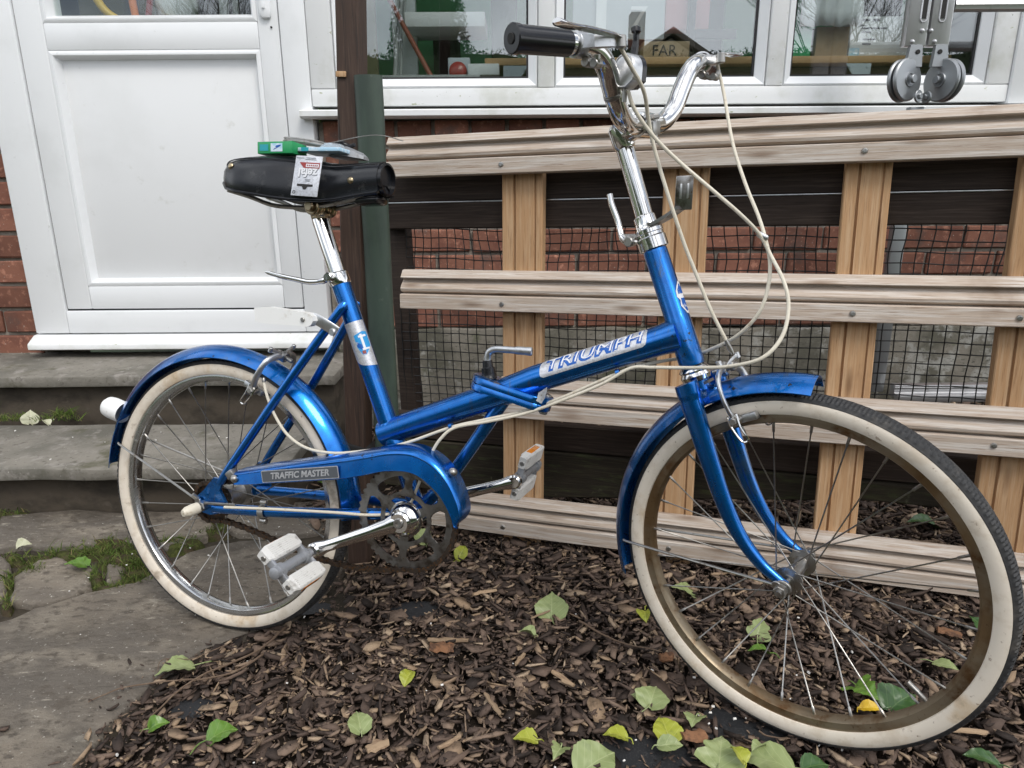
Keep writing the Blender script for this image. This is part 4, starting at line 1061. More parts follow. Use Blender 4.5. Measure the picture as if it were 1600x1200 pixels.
SEC = [(.048, .040, .846, .832), (.058, .062, .856, .819), (.078, .078, .8625, .809), (.105, .0835, .866, .802), (.140, .080, .867, .797), (.170, .072, .866, .7925), (.200, .0600, .8635, .7895), (.225, .0480, .8600, .7885), (.248, .0375, .8555, .7885), (.272, .0310, .8530, .7905), (.300, .0285, .8530, .7940), (.330, .0280, .8535, .7975), (.352, .0275, .8535, .7990)]
SEC = [(.2 + (x - .2) * (.94 if x > .2 else .875) + .001, w, zt, zb) for x, w, zt, zb in SEC]
sa = MB(); secs = []
for x, w, zt, zb in SEC:
    h = zt - zb; sec = []
    for yy, zz in ((-.96, 0), (-1.0, .06), (-1.0, .30), (-.965, .60), (-.86, .82), (-.66, .94), (-.36, .985), (0, 1.0), (.36, .985), (.66, .94), (.86, .82), (.965, .60), (1.0, .30), (1.0, .06), (.96, 0)):
        th_ = math.atan2(zz - .45, yy) if True else 0
        rb_ = min(1, max(0, (x - .215) / .045))
        ex, ez = math.cos(th_) * w, zb + h * (.45 + .55 * math.sin(th_) if math.sin(th_) > 0 else .45 + .45 * math.sin(th_))
        sec.append(V(x, yy * w * (1 - rb_) + ex * rb_, (zb + zz * h) * (1 - rb_) + ez * rb_))
    for yy in (.90, .3, -.3, -.90): sec.append(V(x, yy * w, zb + .004 + (0 if abs(yy) > .5 else .012)))
    secs.append(sec)
sa.loft(secs)
sad = sa.obj('saddle', M['saddle'], bike, 45)
for sg in (-1, 1):
    se = MB(); se.tube(catmull([V(x, sg * w * .835, zb + (zt - zb) * .865) for x, w, zt, zb in SEC], 3), .0011, 6); se.obj('seam', M['black_plastic'], sad)
pi_ = MB(); pi_.tube([V(x, -w * .995, zb + .002) for x, w, zt, zb in SEC], .0026, 8); pi_.tube([V(x, w * .995, zb + .002) for x, w, zt, zb in SEC], .0026, 8)
pi_.tube([V(SEC[0][0], y * .040, .832 + .002) for y in (-1, -.5, 0, .5, 1)], .0026, 8); pi_.obj('piping', M['black_plastic'], sad)
x, w, zt, zb = SEC[-1]
no = MB(); rg = []
for k in range(20): a = 2 * math.pi * k / 20; rg.append((math.cos(a) * w * .96, (zt + zb) / 2 - .002 + math.sin(a) * .0265))
no.loft([[V(x + dx, y * k, (z - .823) * k + .823) for y, z in rg] for dx, k in ((-.002, 1), (.0065, 1), (.007, .88), (-.007, .82), (-.014, .5))]); no.obj('nose_cup', M['black_plastic'], sad)
for x, y, z in ((.104, -.0765, .846), (.297, -.0285, .822)):
    r_ = MB(); r_.lathe([(1e-5, .002), (.003, .0018), (.0052, .0005), (.0058, -.001)], V(x, y, z), V(-.3, -1, .35) if x < .2 else V(.1, -1, .05), 14); r_.obj('rivet', M['brass'], sad)
for sgn in (-1, 1):
    r_ = MB(); r_.tube(catmull([V(.075, sgn * .05, .812), V(.115, sgn * .045, .800), V(.150, sgn * .036, .787), V(.185, sgn * .028, .783), V(.225, sgn * .024, .783), V(.29, sgn * .018, .792), V(.34, sgn * .012, .806)], 5), .0036, 8); r_.obj('rail', M['steel'], sad)
un = MB(); un.bx(.295, .340, -.02, .02, .785, .800, .006); un.obj('underside_cover', M['black_plastic'], sad)

# ---- mudguards
def guard(c, R, a0, a1, xf, w=.0285, drop=.020, n=64, name='mudguard', tipcut=0.0):
    m = MB(xf); secs = []
    for i in range(n + 1):
        a = a0 + (a1 - a0) * i / n
        d_ = V(math.cos(a), 0, math.sin(a)); o_, inn = [], []
        for k in range(13):
            t = -1 + 2 * k / 12
            e = .0045 if abs(t) > .99 else 0
            rr = R - drop * abs(t) ** 2.0
            o_.append(c + d_ * (rr + (.001 if abs(t) < .12 else 0)) + Yv * (w * t)); inn.append(c + d_ * (rr - .0014) + Yv * (w * t * .985))
        secs.append(o_ + inn[::-1])
    m.loft(secs); return m.obj(name, M['blue'], bike, 50)
rg_ = guard(V(.0, 0, .2605), .2845, RAD(172), RAD(-2), None)
tl = MB(); ta = RAD(149); td = V(math.cos(ta), 0, math.sin(ta)); tc_ = RC + td * .2835 + V(0, -.006, 0)
td2 = V(-.96, 0, .28).normalized()
tl.lathe([(.0205, -.006), (.0212, .012), (.0212, .024), (.0195, .034), (.014, .0405), (.007, .0435), (1e-5, .044)], tc_, td2, 24); tl.obj('rear_light', M['white_plastic'], rg_)
for y in (-.029, .029):
    s_ = MB(); s_.tube([V(-.2315, y, .350), V(-.228, y * 1.06, .348), V(-.012, y * 2.3, .2705)], [.0019, .0021, .0021], 8); s_.disc(V(-.008, y * 2.35, .269), Yv, .0065, .004, 12); s_.obj('stay', M['steel'], rg_)
ang = lambda p, c: math.atan2(p[1] - c[1], p[0] - c[0])
FCp = (FC.x, FC.z)
fg_ = guard(FC, .2860, RAD(195), RAD(86.5), steer)
fl = S(); fl.box(FC + V(math.cos(RAD(119)) * .293, 0, math.sin(RAD(119)) * .293), (.03, .02, .004), Matrix.Rotation(RAD(-29), 3, 'Y')); fl.obj('bracket', M['steel'], fg_)
for y in (-.029, .029):
    s_ = S(); s_.tube([V(.738, y, .2525), V(.743, y * 1.05, .2522), V(.985, y * 2.0, .266)], [.0019, .0021, .0021], 8); s_.disc(V(.990, y * 2.0, .2655), Yv, .0065, .004, 12); s_.obj('stay', M['steel'], fg_)

# ---- chain guard
UP_ = [(x - .011 * max(0, (x - .40) / .115), z) for x, z in [(.072, .329), (.110, .3375), (.149, .346), (.225, .362), (.301, .378), (.345, .388), (.380, .396), (.418, .3985), (.448, .392), (.474, .378), (.496, .355), (.511, .327), (.5165, .302), (.510, .287), (.503, .282)]]
LO_ = [(.079, .309), (.112, .3130), (.148, .3185), (.220, .3290), (.288, .3395), (.335, .3500), (.372, .3600), (.408, .3635), (.432, .3590), (.452, .3465), (.469, .3320), (.482, .3130), (.490, .2970), (.495, .2840), (.500, .2810)]
cg = MB(); secs = []
for i in range(len(UP_) - 1):
    for k in range(4):
        t = k / 4
        u = V(UP_[i][0] * (1 - t) + UP_[i + 1][0] * t, 0, UP_[i][1] * (1 - t) + UP_[i + 1][1] * t); l = V(LO_[i][0] * (1 - t) + LO_[i + 1][0] * t, 0, LO_[i][1] * (1 - t) + LO_[i + 1][1] * t)
        secs.append((u, l))
P_u, P_l = catmull([V(a, 0, b) for a, b in UP_], 5), catmull([V(a, 0, b) for a, b in LO_], 5)
secs = []
for u, l in zip(P_u, P_l):
    d_ = u - l
    f = lambda t, y: l + d_ * t + Yv * y
    secs.append([f(1.06, -.032), f(1.05, -.052), f(1.0, -.063), f(.90, -.0695), f(.80, -.0715), f(.76, -.0705), f(.72, -.0708), f(.10, -.0745), f(.03, -.0750), f(-.01, -.0730), f(-.01, -.0700), f(.03, -.0690), f(.80, -.0670), f(1.0, -.052), f(1.03, -.032)])
cg.loft(secs); cgd = cg.obj('chain_guard', M['blue'], bike, 50)
o_ = V(.2155, -.0752, .3415); ux = V(.152, -.0006, .0235).normalized(); uz = V(-ux.z, -.10, ux.x).normalized()
un_ = ux.cross(uz)
mm = Matrix((ux, uz, -un_ if un_.y > 0 else un_)).transposed()
def cgm(off):
    n_ = V(0, -1, -.05)
    m4 = Matrix((ux, V(-ux.z, .055, ux.x).normalized(), V(0, -1, 0))).transposed().to_4x4(); m4.translation = o_ + V(0, -off, 0); return m4
def rrect(w, h, r, n=5):
    P = []
    for cx, cy, a0 in ((w / 2 - r, h / 2 - r, 0), (-w / 2 + r, h / 2 - r, 90), (-w / 2 + r, -h / 2 + r, 180), (w / 2 - r, -h / 2 + r, 270)):
        for k in range(n + 1): a = RAD(a0 + 90 * k / n); P.append((cx + r * math.cos(a), cy + r * math.sin(a)))
    return P
q = MB(); q.prism([(a, b, 0) for a, b in rrect(.1535, .0205, .002)], (0, 0, .0006)); pl1 = put('decal', q.mesh('decal'), M['silver_decal'], cgd, cgm(.0012))
q = MB(); q.prism([(a, b, 0) for a, b in rrect(.1505, .0180, .0015)], (0, 0, .0006)); put('decal_field', q.mesh('decal_field'), M['decal_grey'], cgd, cgm(.0016))
text_obj('lettering', 'TRAFFIC MASTER', .0150, M['silver_decal'], cgd, cgm(.00245) @ Matrix.Diagonal((1.02, 1, 1, 1)), shear=.22, bold=.00042, ext=.0002)
for p in (V(.079, -.0755, .320), V(.487, -.0600, .366)):
    q = MB(); q.lathe([(1e-5, .004), (.003, .0036), (.0055, .0015), (.0060, 0), (.0072, -.0005), (.0072, -.003)], p, V(0, -1, 0), 14); q.obj('bolt', M['steel'], cgd)
q = MB(); q.box(V(.066, -.064, .326), (.012, .016, .016), Matrix.Rotation(.9, 3, 'Y'), .002); q.obj('clip', M['steel'], cgd)

# ---- crankset
CY = -.046
cr = MB()
NT = 46; prof = []
for k in range(NT * 4):
    a = 2 * math.pi * k / (NT * 4); r_o = .0878 if k % 4 in (1, 2) else .0848
    prof.append((a, r_o))
cr.loft([[BB + V(math.cos(a) * r, CY + y, math.sin(a) * r) for a, r in prof] for y, in ((-.0011,), (.0011,))] + [[BB + V(math.cos(a) * .0725, CY + .0011, math.sin(a) * .0725) for a, r in prof], [BB + V(math.cos(a) * .0725, CY - .0011, math.sin(a) * .0725) for a, r in prof]], True, False, True)
cr.lathe([(.0385, -.0012), (.0460, -.0016), (.0460, .0012), (.0385, .0012)], BB + V(0, CY, 0), Yv, 40, True)
for k in range(6):
    a = 2 * math.pi * k / 6 + .42
    d_, n_ = V(math.cos(a), 0, math.sin(a)), V(-math.sin(a), 0, math.cos(a))
    P_ = [BB + d_ * .0445 - n_ * .0125, BB + d_ * .053 - n_ * .0065, BB + d_ * .066 - n_ * .0065, BB + d_ * .0735 - n_ * .0145, BB + d_ * .0755, BB + d_ * .0735 + n_ * .0145, BB + d_ * .066 + n_ * .0065, BB + d_ * .053 + n_ * .0065, BB + d_ * .0445 + n_ * .0125]
    cr.prism([p + V(0, CY - .0014, 0) for p in P_], (0, .0026, 0))
for k in range(3):
    a = 2 * math.pi * k / 3 + .42
    d_, n_ = V(math.cos(a), 0, math.sin(a)), V(-math.sin(a), 0, math.cos(a))
    cr.prism([BB + V(0, CY - .0012, 0) + p for p in (d_ * .012 - n_ * .012, d_ * .040 - n_ * .0065, d_ * .040 + n_ * .0065, d_ * .012 + n_ * .012)], (0, .0024, 0))
crk = cr.obj('crankset', M['ring_steel'], bike, 30)
s_ = MB(); s_.lathe([(1e-5, -.020), (.013, -.020), (.019, -.018), (.026, -.010), (.0305, -.003), (.0305, 0), (1e-5, 0)], BB + V(0, CY, 0), Yv, 30); s_.obj('hub_cap', M['chrome'], crk)
ARM = V(-.142, 0, -.0535)
ARM_F = V(-.1400, 0, -.0390)
for sgn, y0, y1 in ((1, -.062, -.098), (-1, .060, .096)):
    ar = MB(); A = BB + V(0, y0, 0); E = BB + (ARM if sgn > 0 else -ARM_F) + V(0, y1, 0)
    P_ = [A.lerp(E, t) for t in (0, .08, .16, .35, .6, .85, .94, 1.0)]
    dz = (E - A).normalized().cross(Yv).normalized()
    W_ = [.0185, .0170, .0130, .0105, .0098, .0098, .0125, .0125]; T_ = [.0085, .0085, .0070, .0060, .0056, .0056, .0065, .0065]
    ar.loft([[p + dz * (w * math.cos(a)) + Yv * (t_ * math.sin(a)) for a in [2 * math.pi * k / 16 for k in range(16)]] for p, w, t_ in zip(P_, W_, T_)])
    ar.disc(A, Yv, .0185, .018, 24, .003); ar.disc(E, Yv, .0125, .014, 20, .003)
    ao = ar.obj('crank_arm', M['chrome'], crk)
    q = MB(); q.lathe([(1e-5, .001), (.0035, .001), (.004, .0035), (.0075, .0035), (.0088, .001), (.009, -.002)], A + V(0, -.0095 * (1 if sgn > 0 else -1), 0), V(0, -1 if sgn > 0 else 1, 0), 18); q.obj('bolt', M['steel'], ao)
    q = MB(); q.tube([A + dz * .021 - Yv * .003, A - dz * .021 - Yv * .003], .0048, 12); q.obj('cotter_pin', M['steel'], ao)
def pedal(E, sgn, tilt, ls=1.0):
    p0 = E + V(0, -.006 * sgn, 0); ox = V(0, -1 * sgn, 0) * ls
    tv = V(math.cos(tilt), 0, math.sin(tilt)); nv_ = ox.normalized().cross(tv)
    b = MB(); b.tube([p0, p0 + ox * .010, p0 + ox * .011, p0 + ox * .020, p0 + ox * .021, p0 + ox * .074, p0 + ox * .0745, p0 + ox * .084, p0 + ox * .0845, p0 + ox * .092, p0 + ox * .094], [.007, .007, .0115, .0115, .0082, .0082, .0118, .0118, .0095, .0095, .006], 18)
    po = b.obj('pedal', M['grey_axle'], bike)
    for yo in (.012, .082):
        c_ = MB(); c_.box(p0 + ox * yo, (.074, .007, .013), Matrix((tv, ox, nv_)).transposed(), .002); c_.obj('cage_plate', M['grey_axle'], po)
        for s in (-1, 1): c_ = MB(); c_.disc(p0 + ox * (yo + (.005 if yo > .05 else -.005)) + tv * (.0290 * s), ox, .0045, .005, 12); c_.obj('nut', M['steel'], po)
    for s in (-1, 1):
        c_ = MB(); M3_ = Matrix((tv, ox, nv_)).transposed(); cen = p0 + ox * .047 + tv * (.0300 * s)
        prof = [(-.0140, -.0065), (-.0115, -.0090), (.0115, -.0090), (.0140, -.0065), (.0140, .0065), (.0115, .0090), (-.0115, .0090), (-.0140, .0065)]
        c_.loft([[cen + M3_ @ V(a * k, y, b_ * k) for a, b_ in prof] for y, k in ((-.041, .72), (-.030, 1), (.030, 1), (.041, .72))])
        blk = c_.obj('block', M['pedal_white'], po)
        rb = MB()
        for f_ in (-1, 1):
            for k in range(7): rb.box(cen + M3_ @ V(-.0099 + .0033 * k, 0, f_ * .0092), (.0015, .060, .0012), M3_)
        rb.obj('tread_ridge', M['pedal_white'], blk)
        rf_ = MB(); rf_.box(cen + M3_ @ V(s * .0141, 0, 0), (.0012, .040, .0105), M3_, .0004); rf_.obj('reflector', M['amber'], blk)
pedal(BB + ARM + V(0, -.103, 0), 1, RAD(137))
pedal(BB - ARM_F + V(0, .101, 0), -1, RAD(76), 1.35)

# ---- chain and sprocket
sk = MB(); pf = []
for k in range(18 * 4): pf.append((2 * math.pi * k / 72, .0385 if k % 4 in (1, 2) else .0345))
sk.loft([[RC + V(math.cos(a) * r, -.041 + y, math.sin(a) * r) for a, r in pf] for y in (-.001, .001)]); sk.obj('sprocket', M['chain'], bike)
path = catmull([V(-.037, -.0445, .262), V(-.030, -.0445, .241), V(-.006, -.0445, .226), V(.030, -.0445, .2285), V(.096, -.0450, .2165), V(.177, -.0455, .1955), V(.254, -.0457, .1815), V(.330, -.0460, .1795), V(.385, -.0460, .1880), V(.430, -.0460, .1945), V(.462, -.0460, .217), V(.482, -.0460, .25), V(.484, -.0460, .29), V(.468, -.0460, .326), V(.435, -.0460, .354), V(.40, -.0460, .363), V(.30, -.0460, .345), V(.10, -.0450, .3120), V(.0, -.0445, .2975), V(-.026, -.0445, .289), V(-.037, -.0445, .262)], 14)
dist = [0]
for a, c in zip(path, path[1:]): dist.append(dist[-1] + (c - a).length)
ch = MB(); nL = int(dist[-1] / .0127)
def along(s):
    for i in range(len(dist) - 1):
        if dist[i + 1] >= s: return path[i].lerp(path[i + 1], (s - dist[i]) / max(1e-9, dist[i + 1] - dist[i]))
    return path[-1]
for k in range(nL):
    a, c = along(k * .0127), along((k + 1) * .0127)
    z = (c - a).normalized(); x = Yv.cross(z).normalized(); yy = .0042 if k % 2 else .0026
    for s in (-1, 1):
        P_ = [a - z * .003, a - z * .001 + x * .0042, a + z * .003 + x * .0040, a.lerp(c, .5) + x * .0030, c - z * .003 + x * .0040, c + z * .001 + x * .0042, c + z * .003, c + z * .001 - x * .0042, c - z * .003 - x * .0040, a.lerp(c, .5) - x * .0030, a + z * .003 - x * .0040, a - z * .001 - x * .0042]
        ch.prism([p + Yv * (s * yy) for p in P_], Yv * (s * .0010))
    ch.disc(a, Yv, .0038, .0066, 8)
ch.obj('chain', M['chain'], bike, 30)
q = MB(); q.lathe([(1e-5, .030), (.006, .029), (.0095, .022), (.0105, .010), (.0100, 0), (1e-5, 0)], V(.004, -.082, .262), V(-.25, -1, -.1), 18); q.obj('axle_cap', M['cable'], bike)
q = MB(); q.disc(V(.001, -.068, .261), Yv, .0095, .014, 6); q.tube([V(0, -.09, .26), V(0, .09, .26)], .0045, 12); q.tube([V(-.002, -.075, .277), V(-.006, -.082, .285)], .004, 8); q.obj('axle_nut', M['steel'], bike)
q = MB(); q.box(V(.038, -.067, .2685), (.070, .004, .005), Matrix.Rotation(RAD(-3), 3, 'Y'), .001); q.obj('gear_chain_guide', M['steel'], bike)
q = MB(); q.lathe([(.0105, -.006), (.0118, -.006), (.0118, .006), (.0105, .006)], V(.124, -.0565, .261), V(1, 0, .04), 18, True); q.disc(V(.124, -.0575, .244), V(1, 0, 0), .0055, .012, 10); q.disc(V(.126, -.0575, .278), V(1, 0, 0), .0045, .012, 10); q.obj('cable_clamp', M['steel'], bike)

# ---- fork (turned with the handlebar)
fk = S(); fk.tube([HB - SA * .020, HB - SA * .034], .0165, 22)
fk.box(HB - SA * .040 + V(.004, 0, 0), (.030, .104, .022), Matrix.Rotation(RAD(20), 3, 'Y'), .008)
frk = fk.obj('fork', M['blue'], bike)
for sgn in (-1, 1):
    b = S(); y = sgn * .046
    P_ = catmull([V(.851, y, .5285), V(.8525, y, .5245), V(.859, y, .504), V(.8665, y, .482), V(.886, y, .425), V(.9100, y, .362), V(.9340, y, .318), V(.9620, y, .286), V(.9860, y, .2690), V(1.000, y, .2625)], 6)
    n_ = len(P_); R_ = []
    for i in range(n_):
        t = i / (n_ - 1); R_.append(.0170 if t < .19 else (.0158 - .0100 * max(0, (t - .30) / .70)))
    R_[0], R_[1] = .0110, .0155
    b.tube(P_, R_, 18, flat=.86); b.obj('blade', M['blue'], frk)
    n2 = S(); n2.disc(FC + V(0, sgn * .062, 0), Yv, .0088, .012, 6, .001); n2.disc(FC + V(0, sgn * .0535, 0), Yv, .0115, .004, 18); n2.tube([FC + V(0, sgn * .04, 0), FC + V(0, sgn * .073, 0)], .0042, 10); n2.obj('axle_nut', M['steel'], frk)
hs = MB(); hs.lathe([(.0150, -.011), (.0205, -.010), (.0222, -.004), (.0195, .001), (.0225, .004), (.0190, .009), (.017, .010)], HB - SA * .008, SA, 28); hs.obj('headset', M['chrome'], frk)

# ---- stem, lamp bracket, handlebar
stm = S(); stm.lathe([(.017, -.004), (.0212, -.002), (.0212, .014), (.0196, .016), (.0196, .020), (.0205, .021), (.0205, .026), (.0175, .029), (.016, .036), (.0158, .046), (.0135, .048)], HT, SA, 28)
ST = V(.7285, 0, .868)
stm.tube([HT + SA * .03, ST - SA * .004], .0128, 22)
stm.obj('stem', M['chrome'], bike)
cl = S(); BC = V(.764, 0, .8805)
cl.tube([ST - SA * .018, ST - SA * .014, ST + SA * .012, ST + SA * .018], [.0135, .0158, .0165, .012], 22)
cl.tube([ST + V(.0, 0, .001), ST.lerp(BC, .5), BC], [.0150, .0130, .0150], 18); cl.lathe([(.0135, -.020), (.0172, -.019), (.0172, .019), (.0135, .020)], BC, Yv, 24)
cl.obj('stem_clamp', M['chrome'], bike)
q = S(); q.tube([BC + V(.017, 0, -.024), BC + V(.017, 0, .010)], .0038, 10); q.disc(BC + V(.017, 0, -.022), V(0, 0, 1), .0068, .007, 6); q.disc(BC + V(.017, 0, .009), V(0, 0, 1), .0068, .006, 6); q.box(BC + V(.016, 0, -.006), (.010, .022, .020), None, .003); q.obj('clamp_bolt', M['steel'], bike)
lr = S(); lr.tube(catmull([V(.708, -.002, .790), V(.712, -.003, .775), V(.722, -.004, .752), V(.727, -.006, .738), V(.733, -.010, .727), V(.745, -.016, .722), V(.760, -.020, .722)], 5), [.0048] * 20 + [.0055] * 11, 12, flat=.8); lr.obj('lock_lever', M['chrome'], bike)
lk = S(); lk.disc(V(.752, -.020, .722), Yv, .0075, .016, 14); lk.disc(V(.745, 0, .724), V(1, 0, 0), .008, .03, 14); lk.obj('lock_bolt', M['steel'], bike)
lb_ = S()
LP = catmull([V(.770, .0, .744), V(.785, 0, .747), V(.802, 0, .755), V(.814, 0, .762), V(.8215, 0, .7665)], 5)
fr2 = frames(LP, V(0, 0, 1))
lb_.loft([[p + n * (.0022 * a) + Yv * (.0145 * c) for a, c in ((-1, -1), (1, -1), (1, 1), (-1, 1))] for p, (t, n, bq) in zip(LP, fr2)]); lbo = lb_.obj('lamp_bracket', M['ring_steel'], bike, 60)  # chrome bracket, its dark reflection painted in by the darker steel
wx = V(.80, .60, 0).normalized(); wz = V(.06, 0, 1).normalized(); wn_ = wx.cross(wz); PM = Matrix((wx, wn_, wz)).transposed()
q = S(); q.box(V(.8245, .001, .7855), (.024, .0032, .046), PM, .0012); q.obj('plate', M['ring_steel'], lbo)
for t_ in (-.0048, .0048): q = S(); q.box(V(.8245, .001, .788) + wx * t_ - wn_ * .0018 * (1 if wn_.y > 0 else -1), (.0030, .0012, .020), PM, .0004); q.obj('slot', M['alloy'], lbo)
tl_ = lambda p: V(p[0], p[1], p[2] + .055 * p[1])
def barpts(sgn, pts): return [tl_(V(x, sgn * y, z)) for y, x, z in pts]
HBP = [(.035, .764, .8805), (.050, .765, .883), (.066, .767, .890), (.083, .770, .904), (.098, .772, .925), (.112, .774, .944), (.128, .775, .958), (.148, .774, .9665), (.180, .769, .971), (.220, .758, .973), (.262, .7455, .974)]
hp = S(); P_ = [tl_(p) for p in barpts(-1, HBP)[::-1]]
full = [V(*p) for p in barpts(-1, HBP)[::-1]] + [V(.764, 0, .8805)] + [V(*p) for p in barpts(1, HBP)]
hp.tube(catmull(full, 6), .0132, 20); hbar = hp.obj('handlebar', M['chrome'], bike)
for sgn in (-1, 1):
    a, e = [V(*p) for p in barpts(sgn, [(.188, .7670, .971), (.266, .7445, .974)])]
    g_ = S(); d_ = e - a
    g_.tube([a, a + d_ * .01, a + d_ * .03, a + d_ * .90, a + d_ * .905, a + d_ * .985, a + d_ * 1.0, a + d_ * 1.0], [.0138, .0148, .0150, .0154, .0164, .0164, .0150, .0060], 26)
    go = g_.obj('grip', M['black_plastic'], hbar)
    q = S(); q.disc(e + d_.normalized() * .0005, d_, .006, .002, 14); q.obj('end_hole', M['dark_hole'], go)
# brake levers
for sgn in (-1, 1):
    T = lambda x, y, z: tl_(V(x, sgn * y, z))
    bl = S()
    bl.lathe([(.0130, -.007), (.0152, -.0065), (.0152, .0065), (.0130, .007)], T(.7715, .174, .9700), V(-.3, sgn * 1, 0), 22)
    bl.loft([[T(.778, .164, .980), T(.778, .164, .964), T(.778, .184, .964), T(.778, .184, .980)], [T(.797, .154, .976), T(.797, .154, .963), T(.797, .178, .963), T(.797, .178, .976)], [T(.812, .144, .971), T(.812, .144, .963), T(.809, .160, .963), T(.809, .160, .972)]])
    bl.obj('lever_clamp', M['alloy'], hbar)
    lv = S()
    LP = catmull([T(.812, .142, .970), T(.812, .160, .973), T(.809, .182, .975), T(.805, .208, .977), T(.801, .232, .978), T(.799, .248, .980), T(.799, .256, .982)], 5)
    fr2 = frames(LP, V(0, 0, 1)); WD = [.0050, .0062, .0070, .0078, .0088, .0092, .006]
    secs = []
    for i, (p, (t, n, bq)) in enumerate(zip(LP, fr2)):
        w = np.interp(i / 5, range(7), WD)
        secs.append([p + bq * (w * math.cos(a)) + n * (.0042 * math.sin(a) * (1 if math.sin(a) > 0 else .2)) for a in [2 * math.pi * k / 14 for k in range(14)]])
    lv.loft(secs); lvo = lv.obj('brake_lever', M['chrome'], hbar)
    q = S(); q.disc(T(.813, .146, .968), V(0, 0, 1), .0065, .014, 16); q.obj('pivot', M['steel'], lvo)
    q = S(); q.tube(catmull([T(.775, .166, .958), T(.781, .164, .950), T(.789, .166, .945), T(.796, .172, .947), T(.798, .174, .955)], 4), .0038, 8); q.disc(T(.779, .164, .950), Yv, .006, .016, 12); q.disc(T(.794, .170, .946), Yv, .0055, .014, 12); q.obj('clamp_screw', M['steel'], lvo)
# gear shifter on the near riser
sf = S(); sc_ = V(.7930, -.098, .9360)
ax = V(-.25, -1, .05).normalized(); e1 = (V(1, 0, -.1) - ax * ax.dot(V(1, 0, -.1))).normalized(); e2 = ax.cross(e1)
if e2.z < 0: e2 = -e2
outl = [sc_ + e1 * (.0185 * math.cos(a)) + e2 * (.0185 * math.sin(a) + .002) for a in [math.pi * k / 16 for k in range(17)]] + [sc_ - e1 * .0185 - e2 * .016, sc_ - e1 * .009 - e2 * .0205, sc_ + e1 * .006 - e2 * .0205, sc_ + e1 * .0185 - e2 * .012]
sf.loft([[p - ax * .009 for p in outl], [p + ax * .004 for p in outl], [sc_ + (p - sc_) * .93 + ax * .0065 for p in outl], [sc_ + (p - sc_) * .90 + ax * .0065 for p in outl], [sc_ + (p - sc_) * .84 + ax * .0052 for p in outl]])
sfo = sf.obj('gear_shifter', M['alloy'], hbar)
q = S(); q.tube(catmull([sc_ + e2 * .012 - ax * .010, sc_ + e2 * .030 - ax * .012, sc_ + e2 * .044 - ax * .012, sc_ + e2 * .052 - e1 * .002 - ax * .012], 5), [.0042] * 6 + [.0036] * 5 + [.0058] * 4 + [.004], 12, flat=1.3); q.obj('shift_lever', M['black_plastic'], sfo)
q = S(); q.loft([[p - ax * .0095 for p in outl], [p - ax * .017 for p in outl]]); q.obj('backing', M['black_plastic'], sfo)
q = S(); q.disc(sc_ - e1 * .012 - e2 * .009 + ax * .007, ax, .0045, .005, 14); q.obj('screw', M['steel'], sfo)
q = S(); q.tube([sc_ - e2 * .020, sc_ - e2 * .036], [.0034, .0032], 10); q.obj('adjuster', M['steel'], sfo)
for z_ in (.9300, .9160):
    q = S(); cc = tl_(V(.7715, -.0955 if z_ > .915 else -.0865, z_)); q.lathe([(.0114, -.0022), (.0124, -.0022), (.0124, .0022), (.0114, .0022)], cc, V(.05, -.6, .8) , 22, True); q.tube([cc + V(.011, -.003, 0), sc_ - e1 * .012 + e2 * (z_ - .9360) * .4], .0018, 6); q.obj('strap', M['steel'], sfo)

# ---- calliper brakes
def calliper(c, c0, sgn_arm, pad, xf, dirs):
    b = MB(xf); 
    b.disc(c0, dirs, .011, .012, 18)
    b.tube([c0 - dirs * .02, c0 + dirs * .02], .004, 10)
    return b
def brake(c, a_b, xf, steered):
    """a_b: angle of the centre bolt round the wheel"""
    d_ = V(math.cos(a_b), 0, math.sin(a_b)); tg = V(-math.sin(a_b), 0, math.cos(a_b)) * (-1 if steered else 1)
    P = lambda r, t, y: c + d_ * r + tg * t + Yv * y
    br_ = MB(xf); br_.disc(P(.302, .006, 0), tg, .0105, .010, 18); br_.tube([P(.302, -.012, 0), P(.302, .022, 0)], .0038, 10); br_.disc(P(.302, .018, 0), tg, .0070, .007, 6)
    bo = br_.obj('brake', M['steel'], bike)
    for sgn in (-1, 1):
        ar = MB(xf); ar.tube(catmull([P(.302, .006, sgn * .002), P(.303, .008, sgn * .020), P(.292, .010, sgn * .040), P(.270, .011, sgn * .0475), P(.250, .012, sgn * .0455), P(.236, .013, sgn * .040)], 5), [.0062] * 11 + [.0055] * 10 + [.0058] * 5, 12, flat=.62); ar.obj('arm', M['alloy'], bo)
        up = MB(xf); up.tube(catmull([P(.302, .008, sgn * .002), P(.309, .012, sgn * -.016), P(.313, .016, sgn * -.032)], 5), [.0040] * 10 + [.0032], 10, flat=.6); up.disc(P(.313, .016, sgn * -.032), d_, .0040, .009, 10); up.obj('upper_arm', M['alloy'], bo)
        bk = MB(xf); bk.disc(P(.2345, .013, sgn * .040), Yv, .0088, .012, 18); bk.disc(P(.2345, .013, sgn * .0475), Yv, .0058, .006, 6); bk.obj('pad_nut', M['steel'], bo)
        pd = MB(xf); pd.box(P(.2325, .020, sgn * .0265), (.011, .012, .040), Matrix((d_, Yv, tg)).transposed(), .002); pd.obj('pad_holder', M['alloy'], bo)
        pr = MB(xf); pr.box(P(.2300, .018, sgn * .0170), (.0085, .0075, .040), Matrix((d_, Yv, tg)).transposed(), .001); pr.obj('pad', M['rubber'], bo)
        wl_ = MB(xf); wl_.tube(catmull([P(.243, .006, sgn * .044), P(.225, .008, sgn * .046), P(.207, .014, sgn * .046), P(.203, .019, sgn * .045), P(.207, .024, sgn * .045), P(.225, .020, sgn * .046), P(.243, .020, sgn * .044)], 4), .0016, 6); wl_.obj('wheel_guide', M['chrome'], bo)
    return bo
brake(FC, math.atan2(.547 - FC.z, .880 - FC.x), steer, True)
